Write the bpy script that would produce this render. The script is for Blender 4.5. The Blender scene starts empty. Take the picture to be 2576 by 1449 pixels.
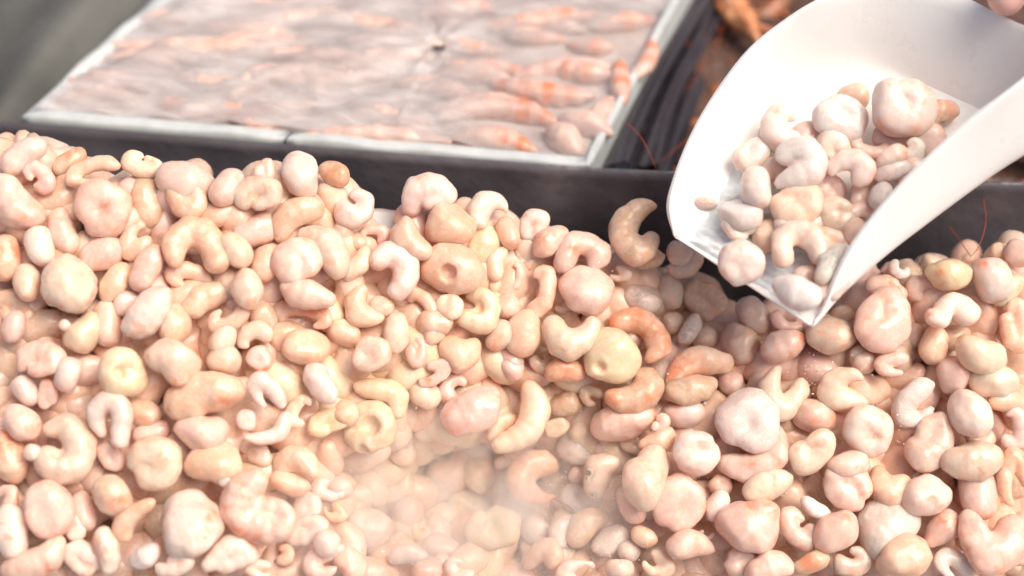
import bpy, bmesh, math, random
import numpy as np
from mathutils import Vector
R = math.radians
rng = np.random.default_rng(11)
random.seed(11)
sc = bpy.context.scene
COL = sc.collection

# ---------------------------------------------------------------- camera, sky, sun, exposure
CAM = np.array([0.0, -0.7071, 1.7071])
RT = np.array([1.0, 0, 0]); UP = np.array([0, .70711, .70711]); TC = np.array([0, -.70711, .70711])
FPX = 2576 * 60 / 36.0
cam = bpy.data.cameras.new('camera'); co = bpy.data.objects.new('camera', cam); COL.objects.link(co)
cam.lens = 60; cam.sensor_width = 36; cam.clip_start = .01; cam.clip_end = 200
co.location = CAM; co.rotation_euler = (R(45), 0, 0)
cam.dof.use_dof = True; cam.dof.focus_distance = .985; cam.dof.aperture_fstop = 2.3; cam.dof.aperture_blades = 0
sc.camera = co
w = bpy.data.worlds.new('World'); sc.world = w; w.use_nodes = True
nt = w.node_tree; bg = nt.nodes['Background']
sky = nt.nodes.new('ShaderNodeTexSky'); sky.sky_type = 'NISHITA'; sky.sun_disc = False
SUN_EL, SUN_AZ = 60, 114          # azimuth clockwise from +Y (away from the camera), so the sun stands at the right
sky.sun_elevation = R(SUN_EL); sky.sun_rotation = R(SUN_AZ); sky.dust_density = 6.0; sky.air_density = .6; sky.ozone_density = 0
nt.links.new(sky.outputs[0], bg.inputs[0]); bg.inputs[1].default_value = .13
sun = bpy.data.lights.new('sun', 'SUN'); sun.energy = 2.5; sun.angle = R(42); sun.color = (1, .935, .82)
so = bpy.data.objects.new('sun', sun); COL.objects.link(so); so.location = (2, 0, 4)
sd = Vector((math.sin(R(SUN_AZ)) * math.cos(R(SUN_EL)), math.cos(R(SUN_AZ)) * math.cos(R(SUN_EL)), math.sin(R(SUN_EL))))
so.rotation_euler = sd.to_track_quat('Z', 'Y').to_euler()
vs = sc.view_settings
vs.view_transform = 'Standard'; vs.look = 'None'; vs.gamma = 1; vs.exposure = .22
sc.cycles.volume_bounces = 6; VAPOUR = 30.0                          # density of the cold vapour in the hollow
sc.cycles.volume_step_rate = 1.0
sc.cycles.transparent_max_bounces = 12
sc.cycles.max_bounces = 10; sc.cycles.diffuse_bounces = 8

# ---------------------------------------------------------------- geometry helpers
def cam2w(p):                       # camera axes (right, up, toward camera) -> world axes
    p = np.asarray(p, float)
    return p[..., 0:1] * RT + p[..., 1:2] * UP + p[..., 2:3] * TC
def pc(px, py, z):                  # photo point (2576 wide) at depth z -> camera-axis coordinates
    return np.stack(np.broadcast_arrays((np.asarray(px, float) - 1288) / FPX * z, -(np.asarray(py, float) - 724.5) / FPX * z, -np.asarray(z, float)), -1)
def pw(px, py, z): return CAM + cam2w(pc(px, py, z))
def depth_on(py, z0):               # depth at which the ray of row py meets the level plane z0
    return (CAM[2] - z0) / (.70711 * (1 + (np.asarray(py, float) - 724.5) / FPX))
def on_level(px, py, z0): return pw(px, py, depth_on(py, z0))
def sstep(t): t = np.clip(t, 0, 1); return t * t * (3 - 2 * t)
def heap_depth(px, py):             # the sloping surface of the heap, with the hollow dug into it
    px = np.asarray(px, float); py = np.asarray(py, float)
    d = 1.0 - .043 * sstep((1500 - px) / 1000) + .012 * (724 - py) / 724
    d = d + .055 * np.exp(-(((px - 1120) / 250) ** 2 + ((py - 1230) / 150) ** 2))
    d = d + .03 * np.exp(-(((px - 1800) / 230) ** 2 + ((py - 780) / 170) ** 2))
    d = d + .022 * np.exp(-(((px - 1420) / 190) ** 2 + ((py - 1180) / 190) ** 2))
    return d
def catmull(P, n):
    P = np.asarray(P, float)
    if len(P) == 2:
        t = np.linspace(0, 1, n)[:, None]; return P[0] * (1 - t) + P[1] * t
    Q = np.vstack([2 * P[0] - P[1], P, 2 * P[-1] - P[-2]])
    out = []
    for s in np.linspace(0, len(P) - 1, n):
        i = min(int(s), len(P) - 2); t = s - i
        a, b, c, d = Q[i:i + 4]
        out.append(.5 * (2 * b + (c - a) * t + (2 * a - 5 * b + 4 * c - d) * t ** 2 + (3 * b - a - 3 * c + d) * t ** 3))
    return np.array(out)
def nets(d, org, h):                # surface nets: sampled distance field -> quads
    ins = d < 0
    n = np.array(d.shape); acc = np.zeros(tuple(n - 1) + (3,)); cnt = np.zeros(tuple(n - 1))
    for ax in range(3):
        o = [a for a in range(3) if a != ax]
        for i in (0, 1):
            for j in (0, 1):
                s0 = [None] * 3; s1 = [None] * 3
                s0[ax] = slice(0, n[ax] - 1); s1[ax] = slice(1, n[ax])
                for a, k in zip(o, (i, j)):
                    s0[a] = s1[a] = slice(k, n[a] - 1 + k)
                A = d[tuple(s0)]; B = d[tuple(s1)]; m = (A < 0) != (B < 0)
                t = np.where(m, A / np.where(m, A - B, 1), 0)
                acc[..., ax] += t * m; acc[..., o[0]] += i * m; acc[..., o[1]] += j * m; cnt += m
    act = cnt > 0
    idx = -np.ones(cnt.shape, int); idx[act] = np.arange(act.sum())
    cell = np.argwhere(act)
    v = (cell + acc[act] / cnt[act][:, None]) * h + org
    F = []
    for ax in range(3):
        o = [(ax + 1) % 3, (ax + 2) % 3]
        s0 = [slice(1, -1)] * 3; s1 = [slice(1, -1)] * 3
        s0[ax] = slice(0, n[ax] - 1); s1[ax] = slice(1, n[ax])
        a_in = ins[tuple(s0)]; b_in = ins[tuple(s1)]
        for flip, m in ((0, a_in & ~b_in), (1, ~a_in & b_in)):
            c = np.argwhere(m)
            if not len(c): continue
            for a in o: c[:, a] += 1
            q = []
            for du, dv in ((0, 0), (1, 0), (1, 1), (0, 1)):
                e = c.copy(); e[:, o[0]] -= du; e[:, o[1]] -= dv
                q.append(idx[e[:, 0], e[:, 1], e[:, 2]])
            q = np.stack(q, 1)
            F.append(q[:, ::-1] if flip else q)
    return v, np.vstack(F)
def lumps(p, seed, amp, wl):
    g = np.random.default_rng(seed); s = np.zeros(p.shape[:-1])
    for _ in range(5):
        k = g.normal(size=3); k *= 2 * math.pi / wl / np.linalg.norm(k) * g.uniform(.7, 1.4)
        s += np.sin(p @ k + g.uniform(0, 6.3))
    return s * amp / 2.2
SEGL = .0066                            # spacing of the segment creases
def tube_field(pts, rad, h, seed=0, k=.0012, amp=.0007, wl=.014, seg=.03, dimples=(), pad=.004, fine=0, extra=(), planes=()):
    pts = np.asarray(pts); rad = np.asarray(rad)
    lo = (pts - rad[:, None]).min(0) - pad; hi = (pts + rad[:, None]).max(0) + pad
    n = np.ceil((hi - lo) / h).astype(int) + 1
    g = np.stack(np.meshgrid(*[lo[a] + np.arange(n[a]) * h for a in range(3)], indexing='ij'), -1)
    d = None; s = 0
    for i in range(len(pts) - 1):
        a, b = pts[i], pts[i + 1]; ab = b - a; L2 = max(ab @ ab, 1e-12)
        t = np.clip(((g - a) @ ab) / L2, 0, 1)
        r = rad[i] + (rad[i + 1] - rad[i]) * t
        if seg: r = r * (1 - seg * np.abs(np.cos((s + t * math.sqrt(L2)) * math.pi / SEGL + seed)) ** 4)
        e = np.sqrt(((g - a - t[..., None] * ab) ** 2).sum(-1)) - r
        s += math.sqrt(L2)
        if d is None: d = e
        else:
            q = np.clip(.5 + .5 * (d - e) / k, 0, 1); d = d * (1 - q) + e * q - k * q * (1 - q)
    if len(pts) == 1: d = np.sqrt(((g - pts[0]) ** 2).sum(-1)) - rad[0]
    for c, r in extra:
        e = np.sqrt(((g - c) ** 2).sum(-1)) - r; q = np.clip(.5 + .5 * (d - e) / k, 0, 1); d = d * (1 - q) + e * q - k * q * (1 - q)
    for nrm, fr_ in planes:
        hh = (pts @ nrm + rad).max() * fr_; e = g @ nrm - hh; kk = .4 * rad.max()
        q = np.clip(.5 - .5 * (d - e) / kk, 0, 1); d = d * (1 - q) + e * q + kk * q * (1 - q)
    d = d + lumps(g, seed, amp, wl) + lumps(g, seed + 1, amp * .2, wl * .45)
    if fine: d = d + lumps(g, seed + 2, fine, .0045)
    for c, r in dimples:
        e = -(np.sqrt(((g - c) ** 2).sum(-1)) - r); kk = .0025
        q = np.clip(.5 - .5 * (d - e) / kk, 0, 1); d = d * (1 - q) + e * q + kk * q * (1 - q)
    return nets(d, lo, h)
def mesh_of(name, v, f, mats, attrs=None, smooth=True):
    me = bpy.data.meshes.new(name); v = np.asarray(v, float); f = np.asarray(f, int); k = f.shape[1]
    me.vertices.add(len(v)); me.vertices.foreach_set('co', v.astype(np.float32).ravel())
    me.loops.add(f.size); me.loops.foreach_set('vertex_index', f.astype(np.int32).ravel())
    me.polygons.add(len(f)); me.polygons.foreach_set('loop_start', np.arange(len(f), dtype=np.int32) * k)
    me.update(calc_edges=True)
    if smooth: me.polygons.foreach_set('use_smooth', np.ones(len(f), bool))
    for n, a in (attrs or {}).items():
        a = np.asarray(a, float)
        if a.ndim == 2:
            t = me.attributes.new(n, 'FLOAT_COLOR', 'POINT')
            t.data.foreach_set('color', np.hstack([a, np.ones((len(a), 1))]).astype(np.float32).ravel())
        else:
            t = me.attributes.new(n, 'FLOAT', 'POINT'); t.data.foreach_set('value', a.astype(np.float32))
    if mats: me.materials.append(mats)
    return me
def obj(name, me, loc=(0, 0, 0), parent=None, **props):
    o = bpy.data.objects.new(name, me); COL.objects.link(o); o.location = loc
    if parent: o.parent = parent
    for k, v in props.items(): o[k] = v
    return o
def wmesh(name, vw, f, mat, parent=None, origin=None, attrs=None, smooth=True, **props):   # world-space vertices
    vw = np.asarray(vw, float)
    org = np.zeros(3) if parent is None and origin is None else (vw.mean(0) if origin is None else np.asarray(origin))
    ploc = np.array(parent.location) if parent else np.zeros(3)
    me = mesh_of(name, vw - org, f, mat, attrs, smooth)
    return obj(name, me, org - ploc, parent, **props)
def grid_faces(a, b, wrap=False):
    i, j = np.meshgrid(np.arange(a - 1), np.arange(b if wrap else b - 1), indexing='ij'); j2 = (j + 1) % b
    return np.stack([i * b + j, i * b + j2, (i + 1) * b + j2, (i + 1) * b + j], -1).reshape(-1, 4)
def tube_w(P, r, n=6):              # thin tube along world points
    P = np.asarray(P, float); r = np.broadcast_to(r, (len(P),)); T = np.gradient(P, axis=0)
    T /= np.linalg.norm(T, axis=1)[:, None]; a = np.cross(T, [.3, .2, .93]); a /= np.linalg.norm(a, axis=1)[:, None]; b = np.cross(T, a)
    th = np.arange(n) * 2 * math.pi / n
    v = P[:, None] + r[:, None, None] * (np.cos(th)[None, :, None] * a[:, None] + np.sin(th)[None, :, None] * b[:, None])
    return v.reshape(-1, 3), grid_faces(len(P), n, True)
def solid_sheet(G, th):             # a grid of points -> a closed sheet of thickness th
    a, b = G.shape[:2]
    du = np.gradient(G, axis=0); dv = np.gradient(G, axis=1); N = np.cross(du, dv); N /= np.linalg.norm(N, axis=-1)[..., None] + 1e-12
    v = np.vstack([G.reshape(-1, 3), (G - N * th).reshape(-1, 3)]); f0 = grid_faces(a, b); m = a * b
    rim = [i * b for i in range(a)] + [(a - 1) * b + j for j in range(1, b)] + [i * b + b - 1 for i in range(a - 2, -1, -1)] + [j for j in range(b - 2, 0, -1)]
    e = np.array([(rim[i], rim[(i + 1) % len(rim)], rim[(i + 1) % len(rim)] + m, rim[i] + m) for i in range(len(rim))])
    return v, np.vstack([f0[:, ::-1], f0 + m, e])
def empty(name, loc, **props):
    o = bpy.data.objects.new(name, None); COL.objects.link(o); o.location = loc; o.empty_display_size = .02
    for k, v in props.items(): o[k] = v
    return o

# ---------------------------------------------------------------- materials
def mat(name):
    m = bpy.data.materials.new(name); m.use_nodes = True
    t = m.node_tree; return m, t, t.nodes['Principled BSDF'], t.nodes, t.links
def noise(N, L, vec, scale, detail=3, rough=.55, dist=0):
    n = N.new('ShaderNodeTexNoise'); n.inputs['Scale'].default_value = scale; n.inputs['Detail'].default_value = detail
    n.inputs['Roughness'].default_value = rough; n.inputs['Distortion'].default_value = dist
    if vec: L.new(vec, n.inputs['Vector'])
    return n.outputs['Fac']
def ramp(N, L, fac, a, b, lo=0., hi=1.):
    m = N.new('ShaderNodeMapRange'); m.inputs[1].default_value = a; m.inputs[2].default_value = b
    m.inputs[3].default_value = lo; m.inputs[4].default_value = hi; L.new(fac, m.inputs[0]); return m.outputs[0]
def mixc(N, L, fac, a, b):
    m = N.new('ShaderNodeMix'); m.data_type = 'RGBA'
    for s, i in ((fac, 0), (a, 6), (b, 7)):
        if isinstance(s, (tuple, float, int)): m.inputs[i].default_value = s if not isinstance(s, tuple) else (*s, 1)
        else: L.new(s, m.inputs[i])
    return m.outputs[2]
def math_(N, L, op, a, b):
    m = N.new('ShaderNodeMath'); m.operation = op
    for i, s in enumerate((a, b)):
        if isinstance(s, (int, float)): m.inputs[i].default_value = s
        else: L.new(s, m.inputs[i])
    return m.outputs[0]
def bump(N, L, h, strength, dist, prev=None):
    b = N.new('ShaderNodeBump'); b.inputs['Strength'].default_value = strength; b.inputs['Distance'].default_value = dist
    L.new(h, b.inputs['Height'])
    if prev: L.new(prev, b.inputs['Normal'])
    return b.outputs[0]
def attr(N, name):
    a = N.new('ShaderNodeAttribute'); a.attribute_name = name; return a
def shrimp_material(name='glazed_shrimp_flesh', sss=.9, reach=.0055):
    m, t, p, N, L = mat(name)
    oc = N.new('ShaderNodeTexCoord').outputs['Object']
    inf = N.new('ShaderNodeObjectInfo'); off = N.new('ShaderNodeVectorMath'); off.operation = 'ADD'
    sc_ = N.new('ShaderNodeMath'); sc_.operation = 'MULTIPLY'; sc_.inputs[1].default_value = 7.0; L.new(inf.outputs['Random'], sc_.inputs[0])
    L.new(oc, off.inputs[0]); L.new(sc_.outputs[0], off.inputs[1]); vec = off.outputs[0]
    tint = attr(N, 'tint').outputs['Color']; red = attr(N, 'red').outputs['Fac']; frost = attr(N, 'frost').outputs['Fac']
    n1 = noise(N, L, vec, 95, 3); n2 = noise(N, L, vec, 170, 4, .6, .6); n3 = noise(N, L, vec, 420, 3)
    c = mixc(N, L, ramp(N, L, n1, .42, .68, 0, .5), tint, (.86, .62, .48))        # peach clouds under the glaze
    c = mixc(N, L, ramp(N, L, n3, .5, .75, 0, .3), c, (.88, .80, .74))            # white flecks
    vein = math_(N, L, 'MULTIPLY', ramp(N, L, n2, .50, .70, 0, 1), ramp(N, L, noise(N, L, vec, 55, 2), .42, .62, 0, .85))
    c = mixc(N, L, vein, c, (.80, .36, .20))
    rr = math_(N, L, 'MULTIPLY', red, ramp(N, L, n2, .36, .60, .12, .9))
    c = mixc(N, L, rr, c, (.76, .20, .075))
    dk = math_(N, L, 'MULTIPLY', attr(N, 'dark').outputs['Fac'], ramp(N, L, noise(N, L, vec, 380, 4, .7), .42, .55, 0, .95))
    c = mixc(N, L, dk, c, (.07, .06, .035))
    fz = math_(N, L, 'MULTIPLY', frost, ramp(N, L, noise(N, L, vec, 1000, 3, .6), .3, .7, .3, .7))
    c = mixc(N, L, fz, c, (.86, .83, .80))
    L.new(c, p.inputs['Base Color'])
    p.inputs['Subsurface Weight'].default_value = sss; p.inputs['Subsurface Radius'].default_value = (1, .42, .22); p.inputs['Subsurface Scale'].default_value = reach; p.subsurface_method = 'BURLEY'
    p.inputs['Sheen Weight'].default_value = .08; p.inputs['Sheen Roughness'].default_value = .45; p.inputs['Coat Weight'].default_value = .6; p.inputs['Coat Roughness'].default_value = .12
    L.new(math_(N, L, 'ADD', ramp(N, L, n3, .3, .7, .38, .58), math_(N, L, 'MULTIPLY', frost, .3)), p.inputs['Roughness'])
    p.inputs['Specular IOR Level'].default_value = .4
    b = bump(N, L, n2, .14, .001); b = bump(N, L, noise(N, L, vec, 900, 3, .7), .16, .0003, b)
    fb = N.new('ShaderNodeBump'); fb.inputs['Distance'].default_value = .001; L.new(noise(N, L, vec, 1500, 2, .8), fb.inputs['Height'])
    L.new(math_(N, L, 'MULTIPLY', frost, .7), fb.inputs['Strength']); L.new(b, fb.inputs['Normal'])
    L.new(fb.outputs[0], p.inputs['Normal'])
    return m
M_SHRIMP = shrimp_material()
M_HEAP = shrimp_material('packed_shrimp_flesh', .35, .002)      # pieces of one joined mesh: a short reach keeps light from leaking across neighbours
def plastic(name, col, rough=.4, bscale=20, bstr=.3, bdist=.004, col2=None, sss=0, spec=.5):
    m, t, p, N, L = mat(name); oc = N.new('ShaderNodeTexCoord').outputs['Object']
    n = noise(N, L, oc, bscale, 4)
    L.new(mixc(N, L, ramp(N, L, n, .35, .7), col, col2 or col), p.inputs['Base Color'])
    p.inputs['Roughness'].default_value = rough; p.inputs['Specular IOR Level'].default_value = spec
    if sss: p.inputs['Subsurface Weight'].default_value = sss; p.inputs['Subsurface Scale'].default_value = .004; p.inputs['Subsurface Radius'].default_value = (1, .8, .6)
    if bstr: L.new(bump(N, L, n, bstr, bdist), p.inputs['Normal'])
    return m
M_LINER = plastic('dark_purple_liner', (.085, .075, .086), .30, 22, .6, .006, (.13, .118, .13))
M_FOLD = plastic('black_liner_folds', (.030, .025, .032), .35, 14, .4, .006, (.06, .053, .062))
M_CURTAIN = plastic('olive_plastic_sheet', (.052, .052, .045), .55, 7, .2, .005, (.15, .148, .135))
M_WHITE = plastic('white_scoop_plastic', (.91, .905, .88), .33, 60, .03, .001, (.90, .89, .86), .1)
t = M_WHITE.node_tree; p = t.nodes['Principled BSDF']; N, L = t.nodes, t.links; oc = N.new('ShaderNodeTexCoord').outputs['Object']
mp = N.new('ShaderNodeMapping'); mp.inputs['Rotation'].default_value = (.3, .2, .9); mp.inputs['Scale'].default_value = (900, 14, 60); L.new(oc, mp.inputs['Vector'])
L.new(bump(N, L, ramp(N, L, noise(N, L, mp.outputs[0], 1, 3), .55, .75), .12, .0004), p.inputs['Normal']); L.new(ramp(N, L, noise(N, L, oc, 45, 4), .3, .7, .22, .45), p.inputs['Roughness'])
M_BOX = plastic('white_box_board', (.56, .58, .58), .6, 50, .2, .002, (.44, .47, .47))
M_COUNTER = plastic('steel_counter', (.25, .25, .26), .4, 30, .1, .001)
M_GROUND = plastic('ground_paving', (.16, .15, .14), .85, 6, .4, .01, (.22, .21, .20))
M_ANT = plastic('antenna_shell', (.40, .075, .028), .5, 200, .1, .001)
M_TAG = plastic('white_tag_card', (.62, .64, .66), .5, 80, .1, .001)
def whole_material(name, pale, dark, band):
    m, t, p, N, L = mat(name); oc = N.new('ShaderNodeTexCoord').outputs['Object']
    red = attr(N, 'red').outputs['Fac']; n = noise(N, L, oc, 90, 4)
    c = mixc(N, L, ramp(N, L, n, .35, .65), pale, dark)
    c = mixc(N, L, math_(N, L, 'MULTIPLY', red, ramp(N, L, n, .3, .6, .4, 1)), c, band)
    L.new(c, p.inputs['Base Color']); p.inputs['Roughness'].default_value = .35
    L.new(bump(N, L, n, .4, .002), p.inputs['Normal']); return m
M_WHOLE = whole_material('pale_whole_shrimp', (.70, .52, .45), (.60, .42, .36), (.68, .21, .09))
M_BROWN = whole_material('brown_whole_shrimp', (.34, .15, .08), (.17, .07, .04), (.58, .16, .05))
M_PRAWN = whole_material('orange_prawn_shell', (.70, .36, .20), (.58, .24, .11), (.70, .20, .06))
M_LEG = whole_material('shrimp_leg_shell', (.68, .40, .27), (.52, .24, .13), (.7, .28, .14))
def film_material():
    m, t, p, N, L = mat('frosted_wrapping_film'); oc = N.new('ShaderNodeTexCoord').outputs['Object']
    mp = N.new('ShaderNodeMapping'); mp.inputs['Scale'].default_value = (.38, 1.25, 1); mp.inputs['Rotation'].default_value = (0, 0, .07); L.new(oc, mp.inputs['Vector'])
    n = noise(N, L, mp.outputs[0], 34, 5, .6, .6); n2 = noise(N, L, mp.outputs[0], 80, 4, .6, 1.)
    L.new(mixc(N, L, ramp(N, L, n2, .4, .65), (.54, .49, .48), (.68, .64, .63)), p.inputs['Base Color']); p.inputs['Roughness'].default_value = .35
    op = math_(N, L, 'MULTIPLY', ramp(N, L, n, .32, .64, .36, .72), attr(N, 'op').outputs['Fac'])
    L.new(op, p.inputs['Alpha']); L.new(bump(N, L, n2, .35, .003), p.inputs['Normal']); return m
M_FILM = film_material()
def frost_material():
    m, t, p, N, L = mat('loose_ice_frost'); oc = N.new('ShaderNodeTexCoord').outputs['Object']
    n = noise(N, L, oc, 900, 4, .8)
    L.new(mixc(N, L, ramp(N, L, n, .4, .7), (.88, .885, .90), (.93, .93, .93)), p.inputs['Base Color'])
    p.inputs['Roughness'].default_value = .5; p.inputs['Subsurface Weight'].default_value = .3; p.inputs['Subsurface Scale'].default_value = .002
    L.new(bump(N, L, n, .9, .001), p.inputs['Normal']); return m
M_FROST = frost_material()
def skin_material(name, col, rough):
    m, t, p, N, L = mat(name); oc = N.new('ShaderNodeTexCoord').outputs['Object']
    n = noise(N, L, oc, 300, 4)
    L.new(mixc(N, L, ramp(N, L, noise(N, L, oc, 60, 3), .35, .65), col, (col[0], col[1] * .82, col[2] * .8)), p.inputs['Base Color'])
    p.inputs['Subsurface Weight'].default_value = .35; p.inputs['Subsurface Scale'].default_value = .004; p.inputs['Roughness'].default_value = rough
    L.new(bump(N, L, n, .15, .0008), p.inputs['Normal']); return m
M_SKIN = skin_material('skin', (.85, .54, .46), .5)
M_NAIL = skin_material('finger_nail', (.90, .68, .62), .2)
M_SLEEVE = plastic('blue_grey_sleeve', (.12, .14, .18), .9, 200, .3, .001)

# ---------------------------------------------------------------- the setting: ground, counter, liners, box
ZT = 1.012                              # level of the box rim behind the bin
def slab(name, x0, x1, y0, y1, z0, z1, m, **pr):
    v = [(x, y, z) for z in (z0, z1) for y in (y0, y1) for x in (x0, x1)]
    f = [(0, 2, 3, 1), (4, 5, 7, 6), (0, 1, 5, 4), (2, 6, 7, 3), (0, 4, 6, 2), (1, 3, 7, 5)]
    return wmesh(name, v, f, m, smooth=False, **pr)
wmesh('ground', [(-30, -30, 0), (30, -30, 0), (30, 30, 0), (-30, 30, 0)], [(0, 1, 2, 3)], M_GROUND, smooth=False, kind='structure')
slab('counter', -1.1, 1.1, -.55, 1.3, .76, .80, M_COUNTER, kind='structure')

# back wall of the bin: a dark plastic liner hung from the rim
TOPX = np.array([-400, 0, 740, 1480, 1700, 2200, 3000]); TOPY = np.array([262, 296, 357, 414, 424, 440, 462])
xs = np.linspace(-400, 3000, 140); top = on_level(xs, np.interp(xs, TOPX, TOPY), ZT - .001) - [0, .004, 0]
rows = []
for k, u in enumerate(np.linspace(0, 1, 26)):
    g = top.copy(); g[:, 2] -= .20 * u
    amp = .0034 * sstep(u * 4)
    g[:, 1] += -1.7 * amp + amp * (np.sin(xs / 83 + 2.2 * np.sin(u * 4 + xs / 210)) + .5 * np.sin(xs / 31 + u * 5 + 3 * np.sin(xs / 290))) + .01 * u
    rows.append(g)
lip = top.copy(); lip[:, 1] += .003; lip[:, 2] -= .0015
G = np.array([lip, *rows]); v, f = solid_sheet(G, .0008)
wmesh('bin_liner', v, f, M_LINER, label='dark purple plastic liner standing behind the heap of peeled shrimp', category='liner')
# white box with the frozen block of whole shrimp under film
def quad_pt(A, B, C, D, u, v):
    A, B, C, D = (np.asarray(q, float) for q in (A, B, C, D)); u = np.asarray(u)[..., None]; v = np.asarray(v)[..., None]
    return (A * (1 - u) + B * u) * (1 - v) + (D * (1 - u) + C * u) * v
OUT = [(50, 291), (1482, 412), (1800, -175), (560, -165)]; INN = [(104, 269), (1471, 391), (1768, -160), (600, -150)]
ow = [on_level(x, y, ZT) for x, y in OUT]; iw = [on_level(x, y, ZT) for x, y in INN]
box = empty('fish_box', (ow[0] + ow[1]) / 2 - [0, 0, .05], label='white box lined with paper, holding frozen whole shrimp under film', category='box')
def wallpart(name, a0, a1, b0, b1, h0=0, depth=.05):       # a strip between outer a and inner b, with a drop
    n = 24; G = []
    t = np.linspace(0, 1, n)[:, None]; P = a0 * (1 - t) + a1 * t; Q = b0 * (1 - t) + b1 * t
    wob = (lumps(P, 3, .0012, .05))[:, None] * [0, 0, 1]
    dn = np.array([0, 0, 1.])
    prof = [P - dn * depth, P - dn * .006, P - dn * .001 + wob, P * .8 + Q * .2 - dn * .0002 + wob, P * .3 + Q * .7 + wob, Q - dn * .001, Q - dn * (depth - .01)]
    G = np.array(prof); v = G.reshape(-1, 3); f = grid_faces(7, n)
    bot = np.array([(i, i + 1, 6 * n + i + 1, 6 * n + i) for i in range(n - 1)])
    ends = [[0, n, 5 * n, 6 * n], [n, 2 * n, 4 * n, 5 * n], [n - 1, 2 * n - 1, 6 * n - 1, 7 * n - 1], [2 * n - 1, 3 * n - 1, 5 * n - 1, 6 * n - 1]]
    wmesh(name, v, np.vstack([f, bot, ends]), M_BOX, parent=box)
s = .47
m_o, m_i = ow[0] * (1 - s) + ow[1] * s, iw[0] * (1 - s) + iw[1] * s
s2 = .4735
m_o2, m_i2 = ow[0] * (1 - s2) + ow[1] * s2, iw[0] * (1 - s2) + iw[1] * s2
wallpart('front_panel', ow[0], m_o, iw[0], m_i); wallpart('front_panel', m_o2, ow[1], m_i2, iw[1])
wallpart('side_panel', ow[1], ow[2], iw[1], iw[2]); wallpart('side_panel', ow[3], ow[0], iw[3], iw[0])
fl = [p - [0, 0, .045] for p in ow]
wmesh('box_floor', fl, [(0, 1, 2, 3)], M_BOX, parent=box, smooth=False)
blk = empty('frozen_shrimp_block', (iw[0] + iw[2]) / 2 - [0, 0, .03], label='frosty block of frozen whole orange shrimp wrapped in clear film inside the box', category='frozen block')
vg, ug = np.meshgrid(np.linspace(0, 1, 130), np.linspace(0, 1, 200), indexing='ij')
ICE = quad_pt(*iw, ug, vg); ICE[..., 2] += -.007 + lumps(ICE, 5, .0015, .05)
M_ICE = plastic('cloudy_ice', (.42, .33, .31), .35, 30, .4, .004, (.60, .54, .52))
wmesh('ice', ICE.reshape(-1, 3), grid_faces(130, 200), M_ICE, parent=blk)
WS = [(1140, 335, 1345, 366, 24, 1), (1206, 266, 1395, 296, 25, 1), (1247, 200, 1490, 232, 26, 1), (1381, 150, 1556, 180, 25, 1), (1385, 318, 1450, 372, 32, .25),
      (1415, 292, 1535, 330, 27, .3), (1278, 70, 1420, 90, 22, .6), (1490, 60, 1640, 40, 22, .8), (1558, 150, 1568, 250, 22, .9), (1540, 240, 1500, 330, 22, .25),
      (137, 200, 350, 212, 21, .9), (237, 138, 412, 152, 18, .8), (310, 45, 450, 35, 19, .9), (240, 106, 740, 98, 26, .25), (640, 38, 760, 34, 17, .9),
      (354, 248, 440, 240, 13, 1), (110, 240, 320, 236, 20, .3), (585, 236, 735, 165, 24, .2), (745, 160, 800, 230, 22, .3), (580, 285, 690, 315, 18, .6),
      (850, 165, 1080, 135, 24, .15), (1120, 160, 1280, 190, 24, .15), (880, 240, 1080, 290, 25, .15), (760, 330, 1130, 350, 22, .35), (1000, 200, 1200, 250, 24, .15),
      (800, 30, 1050, 60, 24, .4), (1060, 25, 1250, 20, 22, .5), (1320, 15, 1500, 25, 22, .7), (420, 180, 620, 200, 22, .15), (480, 60, 620, 55, 18, .3),
      (420, 280, 560, 262, 20, .2), (850, 80, 1050, 100, 22, .3), (1120, 90, 1260, 120, 20, .3), (1430, 105, 1540, 110, 20, .6), (1640, 90, 1590, 190, 20, .7),
      (560, -40, 760, -30, 22, .4), (800, -50, 1000, -40, 22, .4), (1060, -60, 1290, -50, 22, .6), (1350, -60, 1560, -45, 22, .7), (940, 300, 1080, 320, 18, .2)]
for k in range(24):
    u_, v_ = .12 + .76 * rng.random(), .06 + .7 * rng.random(); q = (np.array(INN[0]) * (1 - u_) + np.array(INN[1]) * u_) * (1 - v_) + (np.array(INN[3]) * (1 - u_) + np.array(INN[2]) * u_) * v_
    l_ = rng.uniform(80, 150); WS.append((q[0] - l_, q[1] - rng.uniform(-8, 12), q[0] + l_, q[1] + rng.uniform(-12, 12), rng.uniform(17, 24), rng.uniform(.1, .7)))
for i, (x0, y0, x1, y1, r, rd) in enumerate(WS):
    if x0 < 500: x0 += 34; x1 += 20
    a, b = on_level(x0, y0, ZT), on_level(x1, y1, ZT); m = (a + b) / 2
    n = 7; t = np.linspace(0, 1, n)[:, None]; P = a * (1 - t) + b * t
    sd_ = np.cross(b - a, [0, 0, 1]); P = P + sd_ * (np.sin(t * math.pi) * rng.uniform(-.14, .14)); P[:, 2] += -.0034 + rng.uniform(-.001, .001)
    rad = r * .00026 * np.array([.45, .8, 1, 1.05, .95, .7, .35]) * 1.2
    if rng.random() < .5: rad = rad[::-1]
    v, f = tube_field(P - m, rad, .0022, seed=i, amp=.0004, seg=.05)
    s_ = (v @ ((b - a) / np.linalg.norm(b - a)))
    red = rd * (.35 + .65 * (np.sin(s_ * 2 * math.pi / .016) > 0)) * np.clip(.5 + .6 * np.sin(s_ * 50 + i), 0, 1)
    o = obj('whole_shrimp', mesh_of('whole_shrimp', v, f, M_WHOLE, {'red': red}), m - np.array(blk.location), blk)
FILM = quad_pt(*[iw[0] * .93 + ow[0] * .07, iw[1], iw[2], iw[3]], ug, vg)
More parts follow.
